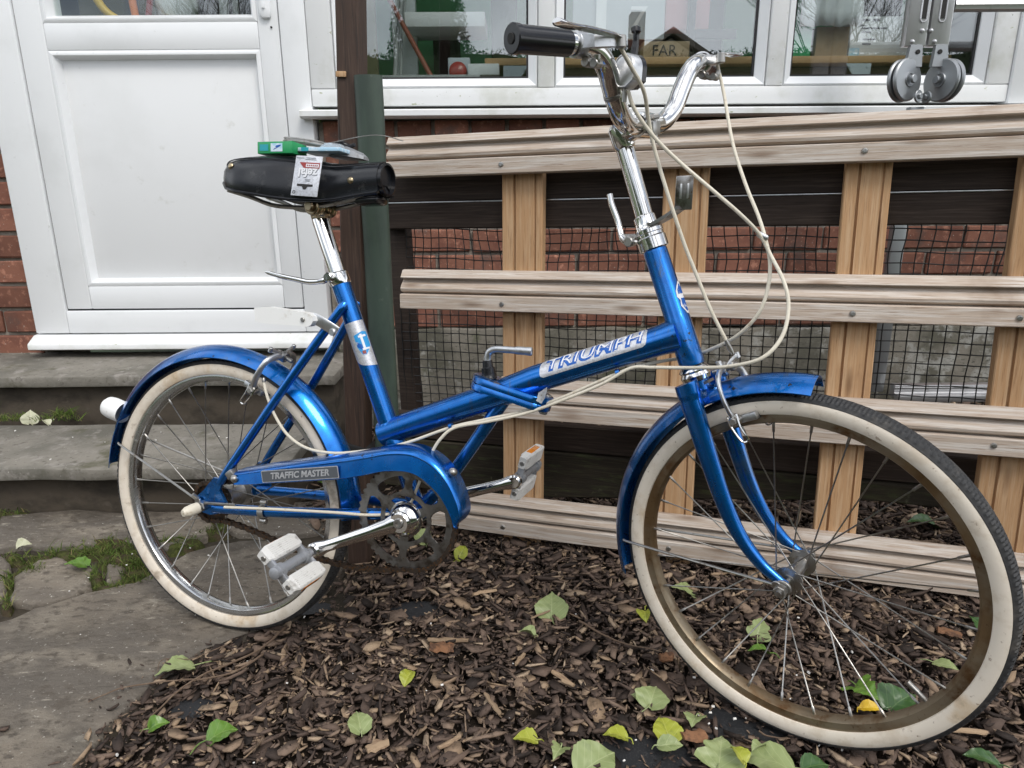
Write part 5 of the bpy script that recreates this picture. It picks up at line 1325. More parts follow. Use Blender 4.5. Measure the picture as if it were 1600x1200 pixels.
brake(RC, math.atan2(.522 - RC.z, .140 - RC.x), None, False)

# ---- spoke guide white reflector flag on the stay
rf = MB(); o_ = -.047
rf.loft([[V(x, o_ + y, z) for x, z in ((.122, .6165), (.150, .6185), (.205, .6125), (.228, .6090), (.2365, .6040), (.2375, .5965), (.2330, .5895), (.226, .5870), (.200, .5885), (.150, .5900), (.123, .5935))] for y in (-.009, .009)])
rfo = rf.obj('reflector_arm', M['white_plastic'], bike)
q = MB(); q.disc(V(.2185, -.057, .5985), Yv, .0038, .004, 12); q.obj('screw', M['steel'], rfo)
q = MB(); q.tube([V(.228, -.0425, .601), V(.240, -.041, .596), V(.256, -.037, .586), V(.266, -.032, .578)], .0095, 14, flat=.16, hint=V(.5, 0, .85)); q.disc(V(.262, -.038, .578), Yv, .006, .006, 12); q.obj('strap', M['alloy'], rfo)

# ---- cables
def cable(P, r=.00255, xf=None):
    q = MB(xf); q.tube(catmull(P, 7), r, 9); return q.obj('cable', M['cable'], bike)
cable([(.750, -.184, .946), (.754, -.179, .938), (.763, -.157, .922), (.776, -.119, .898), (.778, -.086, .872), (.786, -.074, .834), (.807, -.071, .770), (.827, -.062, .714), (.842, -.057, .678), (.865, -.052, .625), (.886, -.046, .585)])
cable([(.846, .130, 1.000), (.850, .135, .985), (.860, .122, .947), (.878, .073, .865), (.899, .031, .802), (.919, -.002, .753), (.929, -.022, .723), (.937, -.032, .689), (.936, -.038, .655), (.926, -.041, .621), (.899, -.027, .589), (.860, .010, .565), (.828, .028, .552), (.800, .022, .547), (.770, .004, .541), (.747, -.010, .534), (.710, -.012, .517), (.651, -.012, .488), (.590, -.014, .463), (.528, -.018, .446), (.469, -.024, .430), (.398, -.032, .402), (.353, -.036, .389), (.307, -.040, .380), (.259, -.042, .374), (.210, -.045, .379), (.174, -.047, .399), (.149, -.047, .431), (.133, -.045, .463), (.123, -.040, .487)])
cable([(.757, -.124, .899), (.765, -.114, .877), (.787, -.095, .847), (.818, -.081, .817), (.865, -.071, .777), (.899, -.058, .748), (.923, -.036, .724), (.938, -.034, .697), (.955, -.057, .663), (.962, -.066, .631), (.956, -.080, .594), (.933, -.090, .566), (.893, -.074, .552), (.855, -.050, .546), (.824, -.035, .543), (.785, -.028, .541), (.754, -.024, .538), (.713, -.024, .513), (.655, -.024, .486), (.594, -.024, .461), (.531, -.028, .444), (.480, -.032, .432), (.457, -.038, .413), (.439, -.040, .383), (.413, -.038, .325), (.400, -.036, .300), (.371, -.040, .281), (.328, -.050, .276), (.269, -.058, .276), (.143, -.0675, .271), (.050, -.0685, .264)])
for P_ in ([V(.886, -.046, .585), V(.892, -.044, .573), V(.896, -.043, .566)], [V(.123, -.040, .487), V(.1225, -.0395, .491), V(.122, -.039, .495)]):
    q = MB(); q.tube(P_, [.0026, .0036, .0022], 10); q.obj('cable_end', M['steel'], bike)
q = MB(); q.box(V(.926, -.028, .7235), (.016, .018, .008), Matrix.Rotation(.5, 3, 'Y'), .003); q.obj('cable_clip', M['alloy'], bike)
for p in (V(.735, -.010, .540), V(.470, -.018, .442)):
    q = MB(); q.lathe([(.0040, -.003), (.0052, -.003), (.0052, .003), (.0040, .003)], p + V(0, -.008, -.010), mt, 12, True); q.obj('cable_guide', M['blue'], bike)

# ================================================================== THINGS LYING ON THE SADDLE
BM = bike.matrix_world.copy() if False else frame_m(BX_, BY_, BZ_, BO_)
def on_bike(p, rx=0, ry=0, rz=0): return BM @ Matrix.Translation(p) @ Matrix.Rotation(rz, 4, 'Z') @ Matrix.Rotation(ry, 4, 'Y') @ Matrix.Rotation(rx, 4, 'X')
bt = thing('tube_box', 'flat green cardboard box lying on the black saddle', 'box', on_bike((.168, -.026, .8765), 0, .03, .03))
q = MB(); q.box((0, 0, 0), (.066, .042, .019), None, .0012); q.obj('carton', M['box_green'], bt)
q = MB(); q.box((-.020, -.0212, 0), (.016, .0006, .010)); q.obj('print', M['teal'], bt)
q = MB(); q.box((.004, -.0212, 0), (.022, .0006, .013)); pp = q.obj('label_patch', M['pale_blue'], bt)
q = MB(); q.prism([(-.002, -.0216, -.004), (.012, -.0216, .002), (.012, -.0216, .004), (.004, -.0216, .003)], (0, -.0003, 0)); q.obj('print', M['decal_blue'], pp)
bc = thing('blister_pack', 'pale blue card pack in clear plastic lying on the saddle beside the green box', 'packet', on_bike((.244, -.006, .8720), 0, .06, -.05))
q = MB(); q.box((0, 0, 0), (.082, .056, .006), None, .001); q.obj('card', M['pale_blue'], bc)
q = MB(); q.box((-.026, -.0284, 0), (.014, .0006, .006)); q.obj('print', M['teal'], bc)
q = MB(); q.lathe([(.001, .010), (.016, .009), (.022, .004), (.024, 0)], (.010, 0, .003), (0, 0, 1), 18); q.obj('bubble', mat('clear_bubble', (.75, .8, .84), .12, 0, trans=.7), bc)
dc = thing('display_card', 'silver hang card with red flag and upside down lettering hung over the saddle side', 'card', BM @ frame_m(V(.994, -.02, -.10).normalized(), V(.095, .16, .98).normalized(), V(-.01, -1, .16).normalized(), V(.2385, -.0615, .826)))
q = MB(); q.box((0, 0, 0), (.0500, .0640, .0010), None, .0004); q.obj('sheet', M['silver_decal'], dc)
UD = Matrix.Rotation(math.pi, 4, 'Z')
text_obj('lettering', 'zefal', .0195, M['decal_white'], dc, Matrix.Translation((.001, .0060, .0008)) @ UD, bold=.0006, ext=.0002)
text_obj('lettering', 'zefal', .0195, M['decal_grey'], dc, Matrix.Translation((.0016, .0052, .0006)) @ UD, bold=.0009, ext=.0001)
q = MB(); q.prism([(-.0165, .0215, .0006), (.022, .0215, .0006), (.022, .0125, .0006), (-.0075, .0125, .0006)], (0, 0, .0003)); q.obj('flag', M['redplastic'], dc)
q = MB(); q.box((.0085, .0168, .0011), (.024, .0052, .0003)); q.obj('flag_panel', M['decal_white'], dc)
for x in range(6): q = MB(); q.box((-.0005 + .0036 * x, .0168, .0014), (.0022, .0024, .0002)); q.obj('print', M['redplastic'], dc)
for x0, y0, w in ((-.016, .0282, .014), (.004, .0288, .018), (.004, .0262, .020), (.003, -.006, .010), (.003, -.008, .008)): q = MB(); q.box((x0, y0, .0008), (w, .0009, .0002)); q.obj('print', M['decal_grey'], dc)
q = MB(); q.prism([(-.0155, -.0130, .0006), (.0140, -.0130, .0006), (.0140, -.0165, .0006), (.0045, -.0170, .0006), (.0015, -.0215, .0006), (-.0030, -.0215, .0006), (-.0055, -.0170, .0006), (-.0155, -.0165, .0006)], (0, 0, .0004)); q.obj('hang_slot', M['dark_hole'], dc)
q = MB(); q.lathe([(.0020, -.0003), (.0028, .0004), (.0020, .0006)], (-.0195, -.0265, .0007), (0, 0, 1), 14); q.obj('eyelet', M['ink'], dc)
q = MB()
for i, rr in enumerate((.036, .033, .0345)):
    pts = [BM @ V(.190 + rr * 1.12 * math.cos(a), .006 + rr * .55 * math.sin(a), .8915 + .0022 * i - .006 * math.cos(a)) for a in [2 * math.pi * k / 40 for k in range(40)]]
    q.tube(pts, .0013, 6, False, ring=True)
tag(q.obj('coiled_cable', M['steel']), 'thin coil of bare brake cable lying on the green box', 'cable')
q = MB(); q.tube(catmull([BM @ V(*p) for p in ((.222, .002, .8870), (.252, .004, .8900), (.285, .012, .8965), (.312, .020, .9000), (.332, .030, .8990), (.357, .040, .8920))], 6), .0008, 6); tag(q.obj('cable_end_wire', M['steel']), 'thin loose wire arching out from the saddle over the green pipe', 'wire')
bk_ = thing('tool_pouch', 'small black and grey plastic pack at the front of the saddle top', 'packet', on_bike((.272, .012, .8665), 0, .10, -.1))
q = MB(); q.loft([[V(x, y * w, z0 + z * h) for y, z in ((-1, 0), (-.9, .8), (-.3, 1), (.5, .9), (1, .1), (.8, -.1), (-.8, -.1))] for x, w, z0, h in ((-.034, .012, -.002, .012), (-.018, .022, -.002, .020), (.004, .024, -.002, .016), (.020, .018, -.003, .012), (.034, .008, -.004, .005))]); q.obj('wrapper', M['grey_axle'], bk_)
q = MB(); q.tube(catmull([V(-.030, -.008, .012), V(-.018, -.004, .022), V(-.004, .002, .017), V(.006, .004, .020)], 4), .0035, 8); q.obj('tool', M['black_plastic'], bk_)
# ================================================================== BARK MULCH
rng = np.random.default_rng(5)
def chips_mesh(name, n, lx, ly, cond, lmean, lsig, lmin, lmax, zlay, tilt, slim=-1.15):
    X = rng.uniform(*lx, n * 3); Yy = rng.uniform(*ly, n * 3)
    ok = np.array([cond(x, y) for x, y in zip(X, Yy)])
    X, Yy = X[ok][:n], Yy[ok][:n]; n = len(X)
    L = np.clip(rng.lognormal(math.log(lmean), lsig, n), lmin, lmax); W = L * np.clip(rng.lognormal(slim, .5, n), .05, .75); T = np.clip(L * rng.uniform(.06, .2, n), .0010, .006)
    # eight-cornered splinters: a ragged hexagonal slab with pointed ends
    base = np.array([(-.5, -.12), (-.25, -.5), (.28, -.45), (.5, .1), (.2, .5), (-.3, .42)])
    m = len(base)
    P = np.repeat(base[None], n, 0) + rng.normal(0, .10, (n, m, 2))
    P[:, :, 0] *= L[:, None]; P[:, :, 1] *= W[:, None]
    top = np.concatenate([P, (T[:, None] * rng.uniform(.35, .65, (n, m)))[..., None]], 2)
    bot = np.concatenate([P * .92, (-T[:, None] * rng.uniform(.3, .6, (n, m)))[..., None]], 2)
    curl = rng.normal(0, .25, n)[:, None] * (P[:, :, 0] / L[:, None]) ** 2 * L[:, None]
    top[:, :, 2] += curl; bot[:, :, 2] += curl
    A = np.concatenate([top, bot], 1)
    yaw_ = rng.uniform(0, 2 * math.pi, n); rx = rng.normal(0, tilt, n); ry = rng.normal(0, tilt, n)
    cy, sy = np.cos(yaw_), np.sin(yaw_)
    cx, sx, cz, sz_ = np.cos(rx), np.sin(rx), np.cos(ry), np.sin(ry)
    y1 = A[:, :, 1] * cx[:, None] - A[:, :, 2] * sx[:, None]; z1 = A[:, :, 1] * sx[:, None] + A[:, :, 2] * cx[:, None]
    x2 = A[:, :, 0] * cz[:, None] + z1 * sz_[:, None]; z2 = -A[:, :, 0] * sz_[:, None] + z1 * cz[:, None]
    G = np.stack([x2 * cy[:, None] - y1 * sy[:, None], x2 * sy[:, None] + y1 * cy[:, None], z2], 2)
    Zg = np.array([gz(x, y) for x, y in zip(X, Yy)]) - .010 + rng.uniform(0, zlay, n)
    G += np.stack([X, Yy, Zg], 1)[:, None, :]
    V_ = G.reshape(-1, 3)
    faces = []
    q = [tuple(range(m)), tuple(range(2 * m - 1, m - 1, -1))] + [(i, m + i, m + (i + 1) % m, (i + 1) % m) for i in range(m)]
    loops = np.concatenate([np.array(f) for f in q]); starts = np.cumsum([0] + [len(f) for f in q[:-1]]); tot = [len(f) for f in q]
    k = len(loops)
    me = bpy.data.meshes.new(name)
    me.vertices.add(len(V_)); me.vertices.foreach_set('co', V_.ravel())
    me.loops.add(n * k); me.loops.foreach_set('vertex_index', (loops[None] + np.arange(n)[:, None] * 2 * m).ravel())
    me.polygons.add(n * len(q)); me.polygons.foreach_set('loop_start', (starts[None] + np.arange(n)[:, None] * k).ravel())
    me.update(calc_edges=True); me.validate()
    return me
# bare patches where the weed membrane shows
PATCH = [(at(1010, 1172, Z=.03).xy, .060, .040), (at(1175, 1140, Z=.03).xy, .055, .020), (at(650, 945, Z=.02).xy, .045, .030), (at(1135, 1120, Z=.03).xy, .03, .025), (at(470, 940, Z=.01).xy, .05, .02), (at(300, 1092, Z=.01).xy, .03, .02)]
def bare(x, y):
    for c, a, b in PATCH:
        if ((x - c.x) / a) ** 2 + ((y - c.y) / b) ** 2 < 1 + .5 * mnoise.noise(V(x * 40, y * 40, 0)): return True
    return False
def in_bed(x, y):
    e = x - xb(y)
    if e < -.03 or (e < .05 and rng.random() > (e + .03) / .08): return False
    return not bare(x, y) or rng.random() < .03
near = chips_mesh('bark_mulch', 36000, (-.75, 1.6), (.28, 1.75), in_bed, .0150, .55, .005, .050, .015, .26)
o = put('bark_mulch', near, M['bark']); o['kind'] = 'stuff'
far = chips_mesh('bark_mulch_beyond', 5200, (-.6, 2.4), (1.70, 2.38), in_bed, .022, .45, .010, .05, .012, .3)
o = put('bark_mulch', far, M['bark']); o['kind'] = 'stuff'
fibres = chips_mesh('bark_fibres', 4200, (-.75, 1.6), (.28, 1.75), in_bed, .030, .35, .012, .060, .018, .22, -2.5)
o = put('bark_fibres', fibres, M['bark']); o['kind'] = 'stuff'
strays = chips_mesh('bark_strays', 260, (-1.1, -.2), (.35, 1.45), lambda x, y: -.30 < x - xb(y) < 0 and rng.random() < math.exp((x - xb(y)) * 14), .011, .5, .004, .030, .004, .12)
for v in strays.vertices: v.co.z += .0145
o = put('bark_strays', strays, M['bark']); o['kind'] = 'stuff'
crumbs = chips_mesh('bark_crumbs', 40000, (-.8, 1.6), (.28, 1.75), lambda x, y: x - xb(y) > -.05 and (not bare(x, y) or rng.random() < .3), .0055, .4, .002, .011, .010, .4)
o = put('bark_crumbs', crumbs, M['bark']); o['kind'] = 'stuff'
mb_ = MB()
for c, a, b in PATCH:
    n = 24; k = len(mb_.v)
    mb_.v += [V(c.x, c.y, gz(c.x, c.y) - .004)] + [V(c.x + 1.25 * a * math.cos(t), c.y + 1.25 * b * math.sin(t), gz(c.x, c.y) - .008) for t in [2 * math.pi * i / n for i in range(n)]]
    mb_.f += [(k, k + 1 + i, k + 1 + (i + 1) % n) for i in range(n)]
o = mb_.obj('weed_membrane', M['membrane'], None, 60); o['kind'] = 'structure'
# white crumbs and grit
pm = MB()
for k in range(150):
    if k < 95: x, y = rnd.uniform(-.6, 1.0), rnd.uniform(.45, 1.2); zz = .004
    else: x, y = rnd.uniform(-1.5, -.5), rnd.uniform(1.0, 2.1); zz = .005 if y < 1.62 else (.134 if y < 2.06 else .26)
    if k < 30: c = at(rnd.gauss(1150, 50), rnd.gauss(1110, 25), Z=.03); x, y = c.x, c.y
    s_ = rnd.uniform(.0009, .0030)
    pm.box((x, y, gz(x, y) + zz), (s_ * 1.6, s_, s_), Matrix.Rotation(rnd.random() * 3, 3, 'Z') @ Matrix.Rotation(.5, 3, 'X'))
o = pm.obj('white_grit', M['perlite'], None, 0); o['kind'] = 'stuff'

# ---- separate larger pieces of bark and wood
def chunk(px, py, L, W, T, rz, m, label, tilt=.1, zo=.010):
    p = at(px, py, Z=.02); p = at(px, py, Z=gz(p.x, p.y) + zo)
    b = MB(); secs = []
    r = random.Random(int(px * 7 + py))
    for i in range(8):
        t = i / 7; w = W * (.5 + .5 * math.sin(math.pi * (.12 + .76 * t))) * r.uniform(.8, 1.15)
        oy = r.uniform(-.12, .12) * W
        secs.append([V((t - .5) * L + r.uniform(-.03, .03) * L, oy + w * .5 * math.cos(a) * r.uniform(.85, 1.1), T * .5 * math.sin(a) * r.uniform(.7, 1.2)) for a in [2 * math.pi * k / 8 for k in range(8)]])
    b.loft(secs)
    o = b.obj('bark_piece', m, None, 25)
    o.matrix_world = Matrix.Translation(p) @ Matrix.Rotation(rz, 4, 'Z') @ Matrix.Rotation(tilt, 4, 'Y')
    tag(o, label, 'bark', 'larger bark pieces on the bed')
chunk(1042, 1027, .024, .020, .014, .3, M['bark_orange'], 'blocky orange brown bark lump just left of the big tyre bottom')
chunk(1085, 1150, .036, .026, .008, .2, M['bark_orange'], 'flat red brown bark piece beside the pear shaped yellow leaf')
chunk(1483, 988, .038, .024, .009, -.4, M['bark_orange'], 'flat red brown bark inside the big spoked wheel near its right rim')
chunk(690, 1012, .042, .030, .012, .1, M['bark_orange'], 'rough tan bark lump in the open bed under the chainring')
chunk(812, 1030, .006 * 6, .009, .006, 1.1, M['bark_pale'], 'pale splinter standing among dark chips left of the green heart leaf')
chunk(757, 925, .05, .012, .006, .45, M['bark_pale'], 'long pale split chip lying below the far pedal')
chunk(845, 960, .05, .005, .004, .7, M['bark_pale'], 'thin pale sliver lying left of the green heart shaped leaf')
chunk(700, 1000, .075, .012, .008, .1, M['bark_pale'], 'longest pale stick of wood in the middle of the bed')
chunk(770, 1100, .050, .009, .005, -1.0, M['bark_pale'], 'pale flat splinter in the centre foreground of the bed')
chunk(702, 1160, .040, .010, .006, .75, M['bark_pale'], 'pale blunt chip in the front of the bed left of the yellow green leaf')
chunk(880, 1060, .045, .011, .006, -.75, M['bark_pale'], 'tan splintered chip in the bed left of the big tyre')
chunk(1510, 1143, .060, .012, .006, .0, M['bark_pale'], 'pale straight chip lying in front of the big tyre')
chunk(590, 1165, .034, .022, .008, .5, M['bark_pale'], 'short broad pale chip at the front of the bed below the pointed leaf')
chunk(365, 1105, .012, .034, .005, .2, M['bark_pale'], 'upright pale chip above the glossy green leaf')
def twig(P, r0, label):
    W_ = []
    for x, y, dz in P:
        p = at(x, y, Z=.01); W_.append(at(x, y, Z=gz(p.x, p.y) + dz))
    C_ = catmull(W_, 6)
    C_ = [p + V(mnoise.noise(p * 50), mnoise.noise(p * 50 + V(9, 0, 0)), 0) * .0025 for p in C_]
    q = MB(); q.tube(C_, [r0 * (1 - .6 * i / len(C_)) for i in range(len(C_))], 6); tag(q.obj('twig', M['twig']), label, 'twig', 'twigs on the bed edge')
twig([(448, 978, .012), (400, 1018, .012), (310, 1058, .014), (250, 1105, .012), (215, 1150, .010)], .0024, 'long bare twig running from the rear tyre down over the bed edge')
twig([(415, 1020, .012), (350, 1055, .012), (240, 1066, .010), (180, 1078, .008), (136, 1098, .006)], .0020, 'long curved twig lying under the pale leaf onto the flagstone')
twig([(356, 1006, .010), (318, 1022, .012), (296, 1030, .012), (252, 1032, .012), (246, 1058, .008)], .0011, 'thin bent stem rising over the pale leaf at the bed edge')
twig([(905, 970, .010), (960, 1000, .010), (1034, 1018, .010)], .0022, 'straight brown twig pointing at the left of the big tyre')
twig([(1186, 1142, .006), (1200, 1150, .006), (1236, 1154, .006)], .0016, 'short pale twig on black membrane in front of the big tyre')

# ================================================================== LEAVES
def leaf_mesh(kind, L, W, fold, curl, seed):
    r = random.Random(seed)
    if kind == 'heart': prof = [(0, .10), (.03, .34), (.10, .52), (.22, .62), (.36, .60), (.5, .50), (.64, .36), (.78, .20), (.9, .09), (1, .0)]
    elif kind == 'ovate': prof = [(0, .05), (.06, .24), (.18, .42), (.35, .52), (.52, .50), (.68, .40), (.82, .25), (.93, .10), (1, .0)]
    elif kind == 'ivy': prof = [(0, .08), (.04, .40), (.12, .60), (.22, .52), (.34, .36), (.44, .42), (.54, .38), (.70, .22), (.88, .09), (1, .0)]
    else: prof = [(0, .04), (.08, .14), (.22, .27), (.42, .33), (.62, .31), (.80, .22), (.93, .10), (1, .0)]
    nx_ = 6; b = MB(); rows = []
    pts = catmull([V(t, w, 0) for t, w in prof], 3)
    for p in pts:
        t, hw = p.x, max(0.0008, p.y * W * r.uniform(.95, 1.05)); row = []
        for k in range(-nx_, nx_ + 1):
            u = k / nx_
            x = u * hw; y = t * L - (abs(u) ** 2 * .10 * L if t < .12 and kind in ('heart', 'ivy') else 0)
            z = fold * abs(u) * hw + curl * L * (t - .45) ** 2 * (-1) + .05 * W * mnoise.noise(V(u * 1.6, t * 3.2, seed)) + .018 * W * math.sin(t * 26) * abs(u)
            row.append(V(x, y, z))
        rows.append(row)
    b.loft(rows, False, False)
    top = list(b.v); n = len(top)
    b.v += [p + V(0, 0, -.0005) for p in top]; b.f += [tuple(i + n for i in reversed(f)) for f in list(b.f)]
    me = b.mesh('leaf', 0)
    me.polygons.foreach_set('use_smooth', [True] * len(me.polygons))
    return me
def leaf(px, py, size, kind, m, rz, label, tx=.15, ty=0.0, W=.85, fold=.25, curl=.35, stem=.6, z=None, lift=.013, seed=0):
    size *= .94; curl *= 1.7; fold *= 1.25; tx += rnd.uniform(-.06, .10); ty += rnd.uniform(-.12, .12)
    """size in metres along the blade; (px, py) is where its middle lies"""
    if z is None:
        p = at(px, py, Z=.02); p = at(px, py, Z=gz(p.x, p.y) + lift)
    else: p = at(px, py, Z=z + lift * .5)
    me = leaf_mesh(kind, size, size * W, fold, curl, int(px + py * 3 + seed))
    R_ = Matrix.Rotation(rz, 4, 'Z') @ Matrix.Rotation(tx, 4, 'X') @ Matrix.Rotation(ty, 4, 'Y')
    o = put('leaf', me, M[m], None, Matrix.Translation(p) @ R_ @ Matrix.Translation((0, -size * .45, 0)))
    tag(o, label, 'leaf', 'fallen leaves')
    if stem:
        q = MB(); c_ = (px * 7 % 5 - 2) * .12
        q.tube(catmull([V(0, .004, -.0002), V(c_ * size * .2, -size * stem * .4, .002), V(c_ * size * .8, -size * stem, -.002)], 5), [.0010] * 6 + [.0008] * 5, 6); q.obj('stem', M[m], o)
D_ = RAD
leaf(277, 1043, .068, 'ovate', 'leaf_pale', D_(115), 'large pale green leaf at the bark edge with its long stem towards the rear tyre', .1, .15, 1.0, .2, .3, .9)
leaf(342, 1146, .050, 'ovate', 'leaf_bright', D_(-60), 'glossy bright green leaf lying alone in the front of the bed', .25, .1, .95, .25, .5, .5)
leaf(243, 1133, .034, 'ovate', 'leaf_bright', D_(-70), 'small crumpled green leaf next to the bark edge', .2, .3, .8, .5, .6, .3)
leaf(561, 1126, .046, 'heart', 'leaf_pale', D_(20), 'small pale pointed leaf in the front of the bed below the yellow green one', .2, .2, .70, .3, .3, .2)
leaf(637, 1058, .036, 'narrow', 'leaf_yellow', D_(-18), 'small shiny yellow leaf in the open bed under the chainring', .3, .1, 1.15, .5, .5, .0)
leaf(862, 945, .066, 'heart', 'leaf_pale', D_(-4), 'heart shaped pale green leaf with upright tip in the middle of the bed', .42, .05, .86, .2, .2, .4)
leaf(826, 988, .034, 'ovate', 'leaf_pale', D_(70), 'little folded green leaf just below the heart shaped leaf', .3, .3, .8, .6, .5, .1)
leaf(824, 1153, .040, 'ovate', 'leaf_yellow', D_(80), 'yellow green leaf lying flat at the front of the bed by itself', .1, .1, .8, .3, .4, .2)
leaf(872, 1174, .030, 'ivy', 'leaf_pale', D_(150), 'small pale lobed leaf beside black membrane at the bottom', .1, .1, .9, .3, .3, .2)
leaf(720, 865, .044, 'narrow', 'leaf_yellow', D_(-30), 'yellow leaf standing on edge under the end of the chain guard', .6, .4, 1.1, .4, .4, .1)
leaf(655, 836, .055, 'heart', 'leaf_pale', D_(60), 'pale green leaf seen through the chainring', .5, .1, .9, .2, .2, .2)
leaf(1008, 958, .044, 'narrow', 'leaf_yellow', D_(170), 'narrow yellow green leaf beside the left of the big tyre', .2, .3, 1.1, .5, .4, .4)
leaf(1068, 922, .052, 'heart', 'leaf_pale', D_(80), 'round pale leaf behind the left rim of the big wheel', .35, .1, 1.0, .2, .2, .5)
leaf(1020, 1087, .048, 'heart', 'leaf_pale', D_(-25), 'pale heart shaped leaf above the pear shaped yellow one', .25, .1, .95, .3, .3, .3)
leaf(1040, 1136, .050, 'heart', 'leaf_yellow', D_(6), 'pear shaped yellow green leaf with its point upward near black membrane', .2, .0, .80, .2, .3, .3)
leaf(1044, 1163, .040, 'ovate', 'leaf_pale', D_(-95), 'curled pale leaf tucked under the pear shaped yellow leaf', .1, .35, .7, .3, .3, .2)
leaf(1085, 1124, .031, 'heart', 'leaf_pale', D_(150), 'small round pale leaf between the pear shaped leaf and the big tyre', .1, .1, 1.0, .3, .3, .2)
leaf(965, 1148, .040, 'ovate', 'leaf_yellow', D_(75), 'dark speckled yellow green leaf on the edge of black membrane', .2, .2, .85, .3, .4, .2)
leaf(928, 1192, .072, 'ovate', 'leaf_pale', D_(-60), 'large pale leaf cut by the bottom of the view below black membrane', .1, .1, .95, .2, .3, .2)
leaf(1126, 1172, .062, 'ivy', 'leaf_pale', D_(-20), 'large pale green lobed leaf in the cluster in front of the big tyre', .15, .1, 1.0, .2, .3, .4)
leaf(1155, 1178, .034, 'ovate', 'leaf_yellow', D_(15), 'small olive yellow leaf lying on the pale cluster in front of the tyre', .1, .3, .85, .4, .4, .3, lift=.026)
leaf(1208, 1190, .074, 'ovate', 'leaf_pale', D_(70), 'broad pale green leaf at the right of the cluster in front of the tyre', .1, .1, .95, .15, .3, .3, lift=.020)
leaf(1186, 1166, .028, 'narrow', 'leaf_pale', D_(120), 'tiny pale folded leaf above the broad leaf in the cluster', .3, .2, 1.0, .6, .4, .3, lift=.022)
leaf(1272, 1196, .044, 'ovate', 'leaf_dark', D_(-80), 'dark bluish green leaf overlapping the broad pale leaf at the bottom', .1, .1, .8, .2, .3, .2)
leaf(1540, 1186, .050, 'narrow', 'leaf_dark', D_(65), 'dark green narrow leaf near the front right of the big tyre', .1, .1, .9, .3, .3, .3)
leaf(1187, 980, .050, 'ivy', 'leaf_pale', D_(-30), 'torn pale green leaf with two points seen between the lower spokes', .35, .2, .8, .4, .4, .5)
leaf(1190, 1016, .042, 'ovate', 'leaf_bright', D_(80), 'green leaf just under the torn one between the lower spokes', .2, .2, .8, .3, .4, .3)
leaf(1351, 1077, .050, 'ivy', 'leaf_bright', D_(-160), 'square green leaf seen inside the bottom of the big wheel', .25, .1, 1.05, .2, .3, .3)
leaf(1408, 1094, .058, 'heart', 'leaf_dark', D_(-70), 'dark glossy leaf inside the bottom of the big wheel', .25, .1, .95, .25, .4, .2)
leaf(1357, 1105, .034, 'narrow', 'leaf_gold', D_(-100), 'golden yellow leaf inside the bottom of the big wheel', .1, .2, .9, .4, .4, .1)
leaf(1474, 1038, .042, 'ovate', 'leaf_pale', D_(-140), 'oblong pale leaf inside the lower right of the big wheel', .3, .1, .68, .2, .2, .6)
leaf(1447, 816, .075, 'ovate', 'leaf_dark', D_(80), 'green leaf on dark ground behind the timber panel', .2, .1, .7, .3, .4, .3)
leaf(1530, 975, .038, 'heart', 'leaf_dark', D_(20), 'shaded green leaf at the foot of the panel behind the right rim', .4, .1, .9, .3, .3, .2)
leaf(993, 1088, .018, 'ovate', 'leaf_pale', D_(40), 'tiny pale leaf scrap beside the pear shaped leaf', .1, .2, .9, .4, .4, .0)
leaf(512, 757, .06, 'heart', 'leaf_bright', D_(70), 'bright green ivy leaf seen below the lettered chain guard', .4, .1, .8, .3, .3, .3)
leaf(120, 880, .048, 'heart', 'leaf_bright', D_(100), 'broad green leaf lying on the mossy joint of the flagstones', .3, .2, .95, .2, .3, .3, z=.006)
leaf(35, 852, .034, 'ovate', 'leaf_cream', D_(-60), 'pale cream crumpled leaf on the flagstones under the steps', .2, .4, .9, .6, .4, .0, z=.004)
leaf(47, 651, .048, 'heart', 'leaf_cream', D_(20), 'pale round leaf standing at the back of the lower step', .9, .1, .9, .2, .3, .2, z=.138)
leaf(72, 659, .034, 'ovate', 'leaf_cream', D_(60), 'small dry leaf among the weeds on the lower step', .4, .3, .8, .4, .4, .2, z=.136)

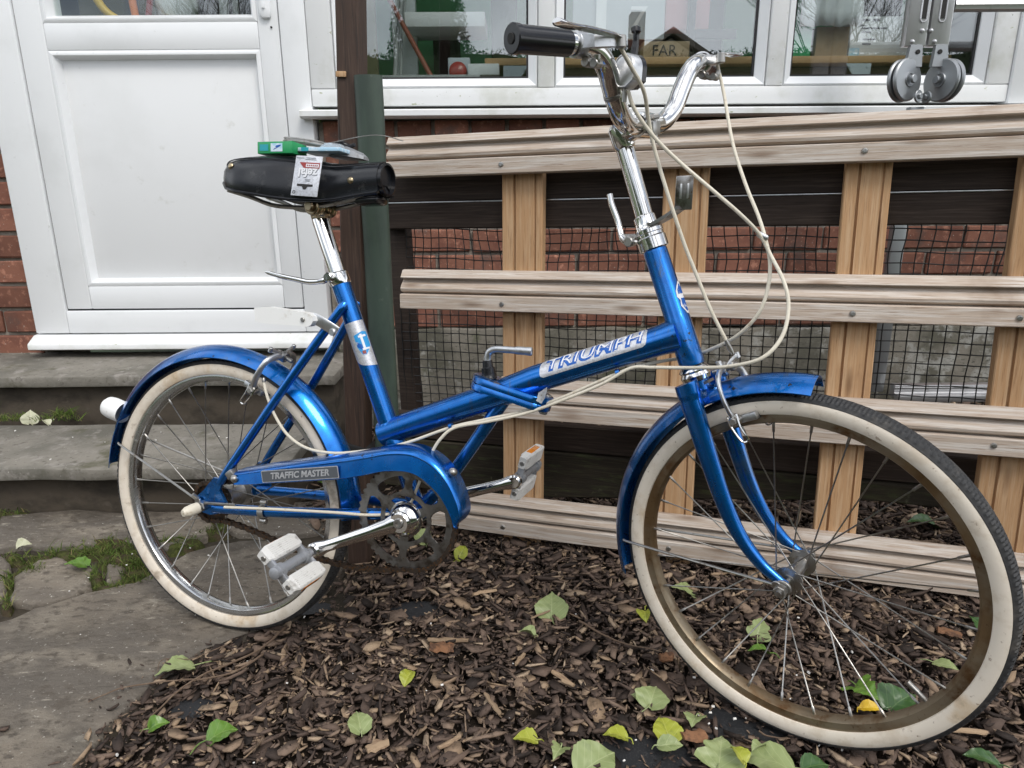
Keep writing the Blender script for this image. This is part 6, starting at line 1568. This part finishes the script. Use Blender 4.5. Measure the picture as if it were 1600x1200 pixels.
# ================================================================== MOSS AND WEEDS
MOSSY = [(65, 868, 26, 6), (105, 862, 34, 9), (150, 858, 26, 7), (190, 870, 40, 14), (215, 895, 28, 16), (190, 850, 24, 4), (150, 900, 12, 14), (170, 915, 26, 7), (48, 885, 22, 9), (12, 905, 10, 14), (8, 940, 10, 10), (20, 868, 18, 6), (222, 870, 18, 14), (275, 850, 26, 7), (330, 828, 24, 5), (15, 800, 40, 5), (300, 842, 18, 5), (170, 842, 40, 4), (265, 842, 26, 5), (350, 818, 16, 4), (520, 770, 26, 7)]
mp = MB(); mv, mf = [], []
for cx, cy_, ax_, ay_ in MOSSY:
    for k in range(int(ax_ * ay_ * .8)):
        a, rr_ = rnd.random() * 6.283, math.sqrt(rnd.random())
        p = at(cx + ax_ * rr_ * math.cos(a), cy_ + ay_ * rr_ * math.sin(a), Z=0)
        if mnoise.noise(V(p.x * 30, p.y * 30, 2)) < -.15: continue
        h = rnd.uniform(.004, .014) if rnd.random() < .8 else rnd.uniform(.014, .026)
        w_ = rnd.uniform(.0005, .0012); t = rnd.random() * 6.283; l = V(rnd.gauss(0, .5), rnd.gauss(0, .5), 1) * h
        s_ = V(math.cos(t), math.sin(t), 0) * w_; b0 = V(p.x, p.y, -.006)
        kk = len(mv); mv += [b0 - s_, b0 + s_, b0 + l * .6 + s_ * .8, b0 + l + V(l.x, l.y, -.2 * h) * .4, b0 + l * .6 - s_ * .8]; mf.append((kk, kk + 1, kk + 2, kk + 3, kk + 4))
for cx, cy_, ax_, ay_, z_ in ((75, 655, 55, 3, .132), (25, 655, 30, 3, .132), (100, 648, 16, 3, .134)):
    for k in range(130):
        p = at(cx + ax_ * rnd.uniform(-1, 1), cy_ + ay_ * rnd.uniform(-1, 1), Z=z_)
        h = rnd.uniform(.006, .030); w_ = rnd.uniform(.0006, .0014); t = rnd.random() * 6.283; l = V(rnd.gauss(0, .6), rnd.gauss(0, .4), 1) * h
        s_ = V(math.cos(t), math.sin(t), 0) * w_; b0 = V(p.x, p.y, z_ - .002)
        kk = len(mv); mv += [b0 - s_, b0 + s_, b0 + l * .6 + s_ * .8, b0 + l + V(l.x, l.y, -.2 * h) * .4, b0 + l * .6 - s_ * .8]; mf.append((kk, kk + 1, kk + 2, kk + 3, kk + 4))
mp.add(mv, mf); o = put('moss', mp.mesh('moss', 0), M['moss']); o['kind'] = 'stuff'
pd_ = MB()
for cx, cy_, ax_, ay_ in MOSSY:
    n = 20; rings = []
    for rr_, zz in ((1.15, -.022), (.9, -.012), (.55, -.004), (.2, -.002)):
        ring_ = []
        for i in range(n):
            t = 2 * math.pi * i / n; f_ = 1 + .35 * mnoise.noise(V(math.cos(t) * 1.5 + cx, math.sin(t) * 1.5, cy_))
            p = at(cx + ax_ * rr_ * f_ * math.cos(t), cy_ + ay_ * rr_ * f_ * math.sin(t), Z=0); ring_.append(V(p.x, p.y, zz + .002 * mnoise.noise(V(p.x * 60, p.y * 60, 1))))
        rings.append(ring_)
    pd_.loft(rings)
o = pd_.obj('moss_mat', M['moss_pad'], None, 60); o['kind'] = 'stuff'
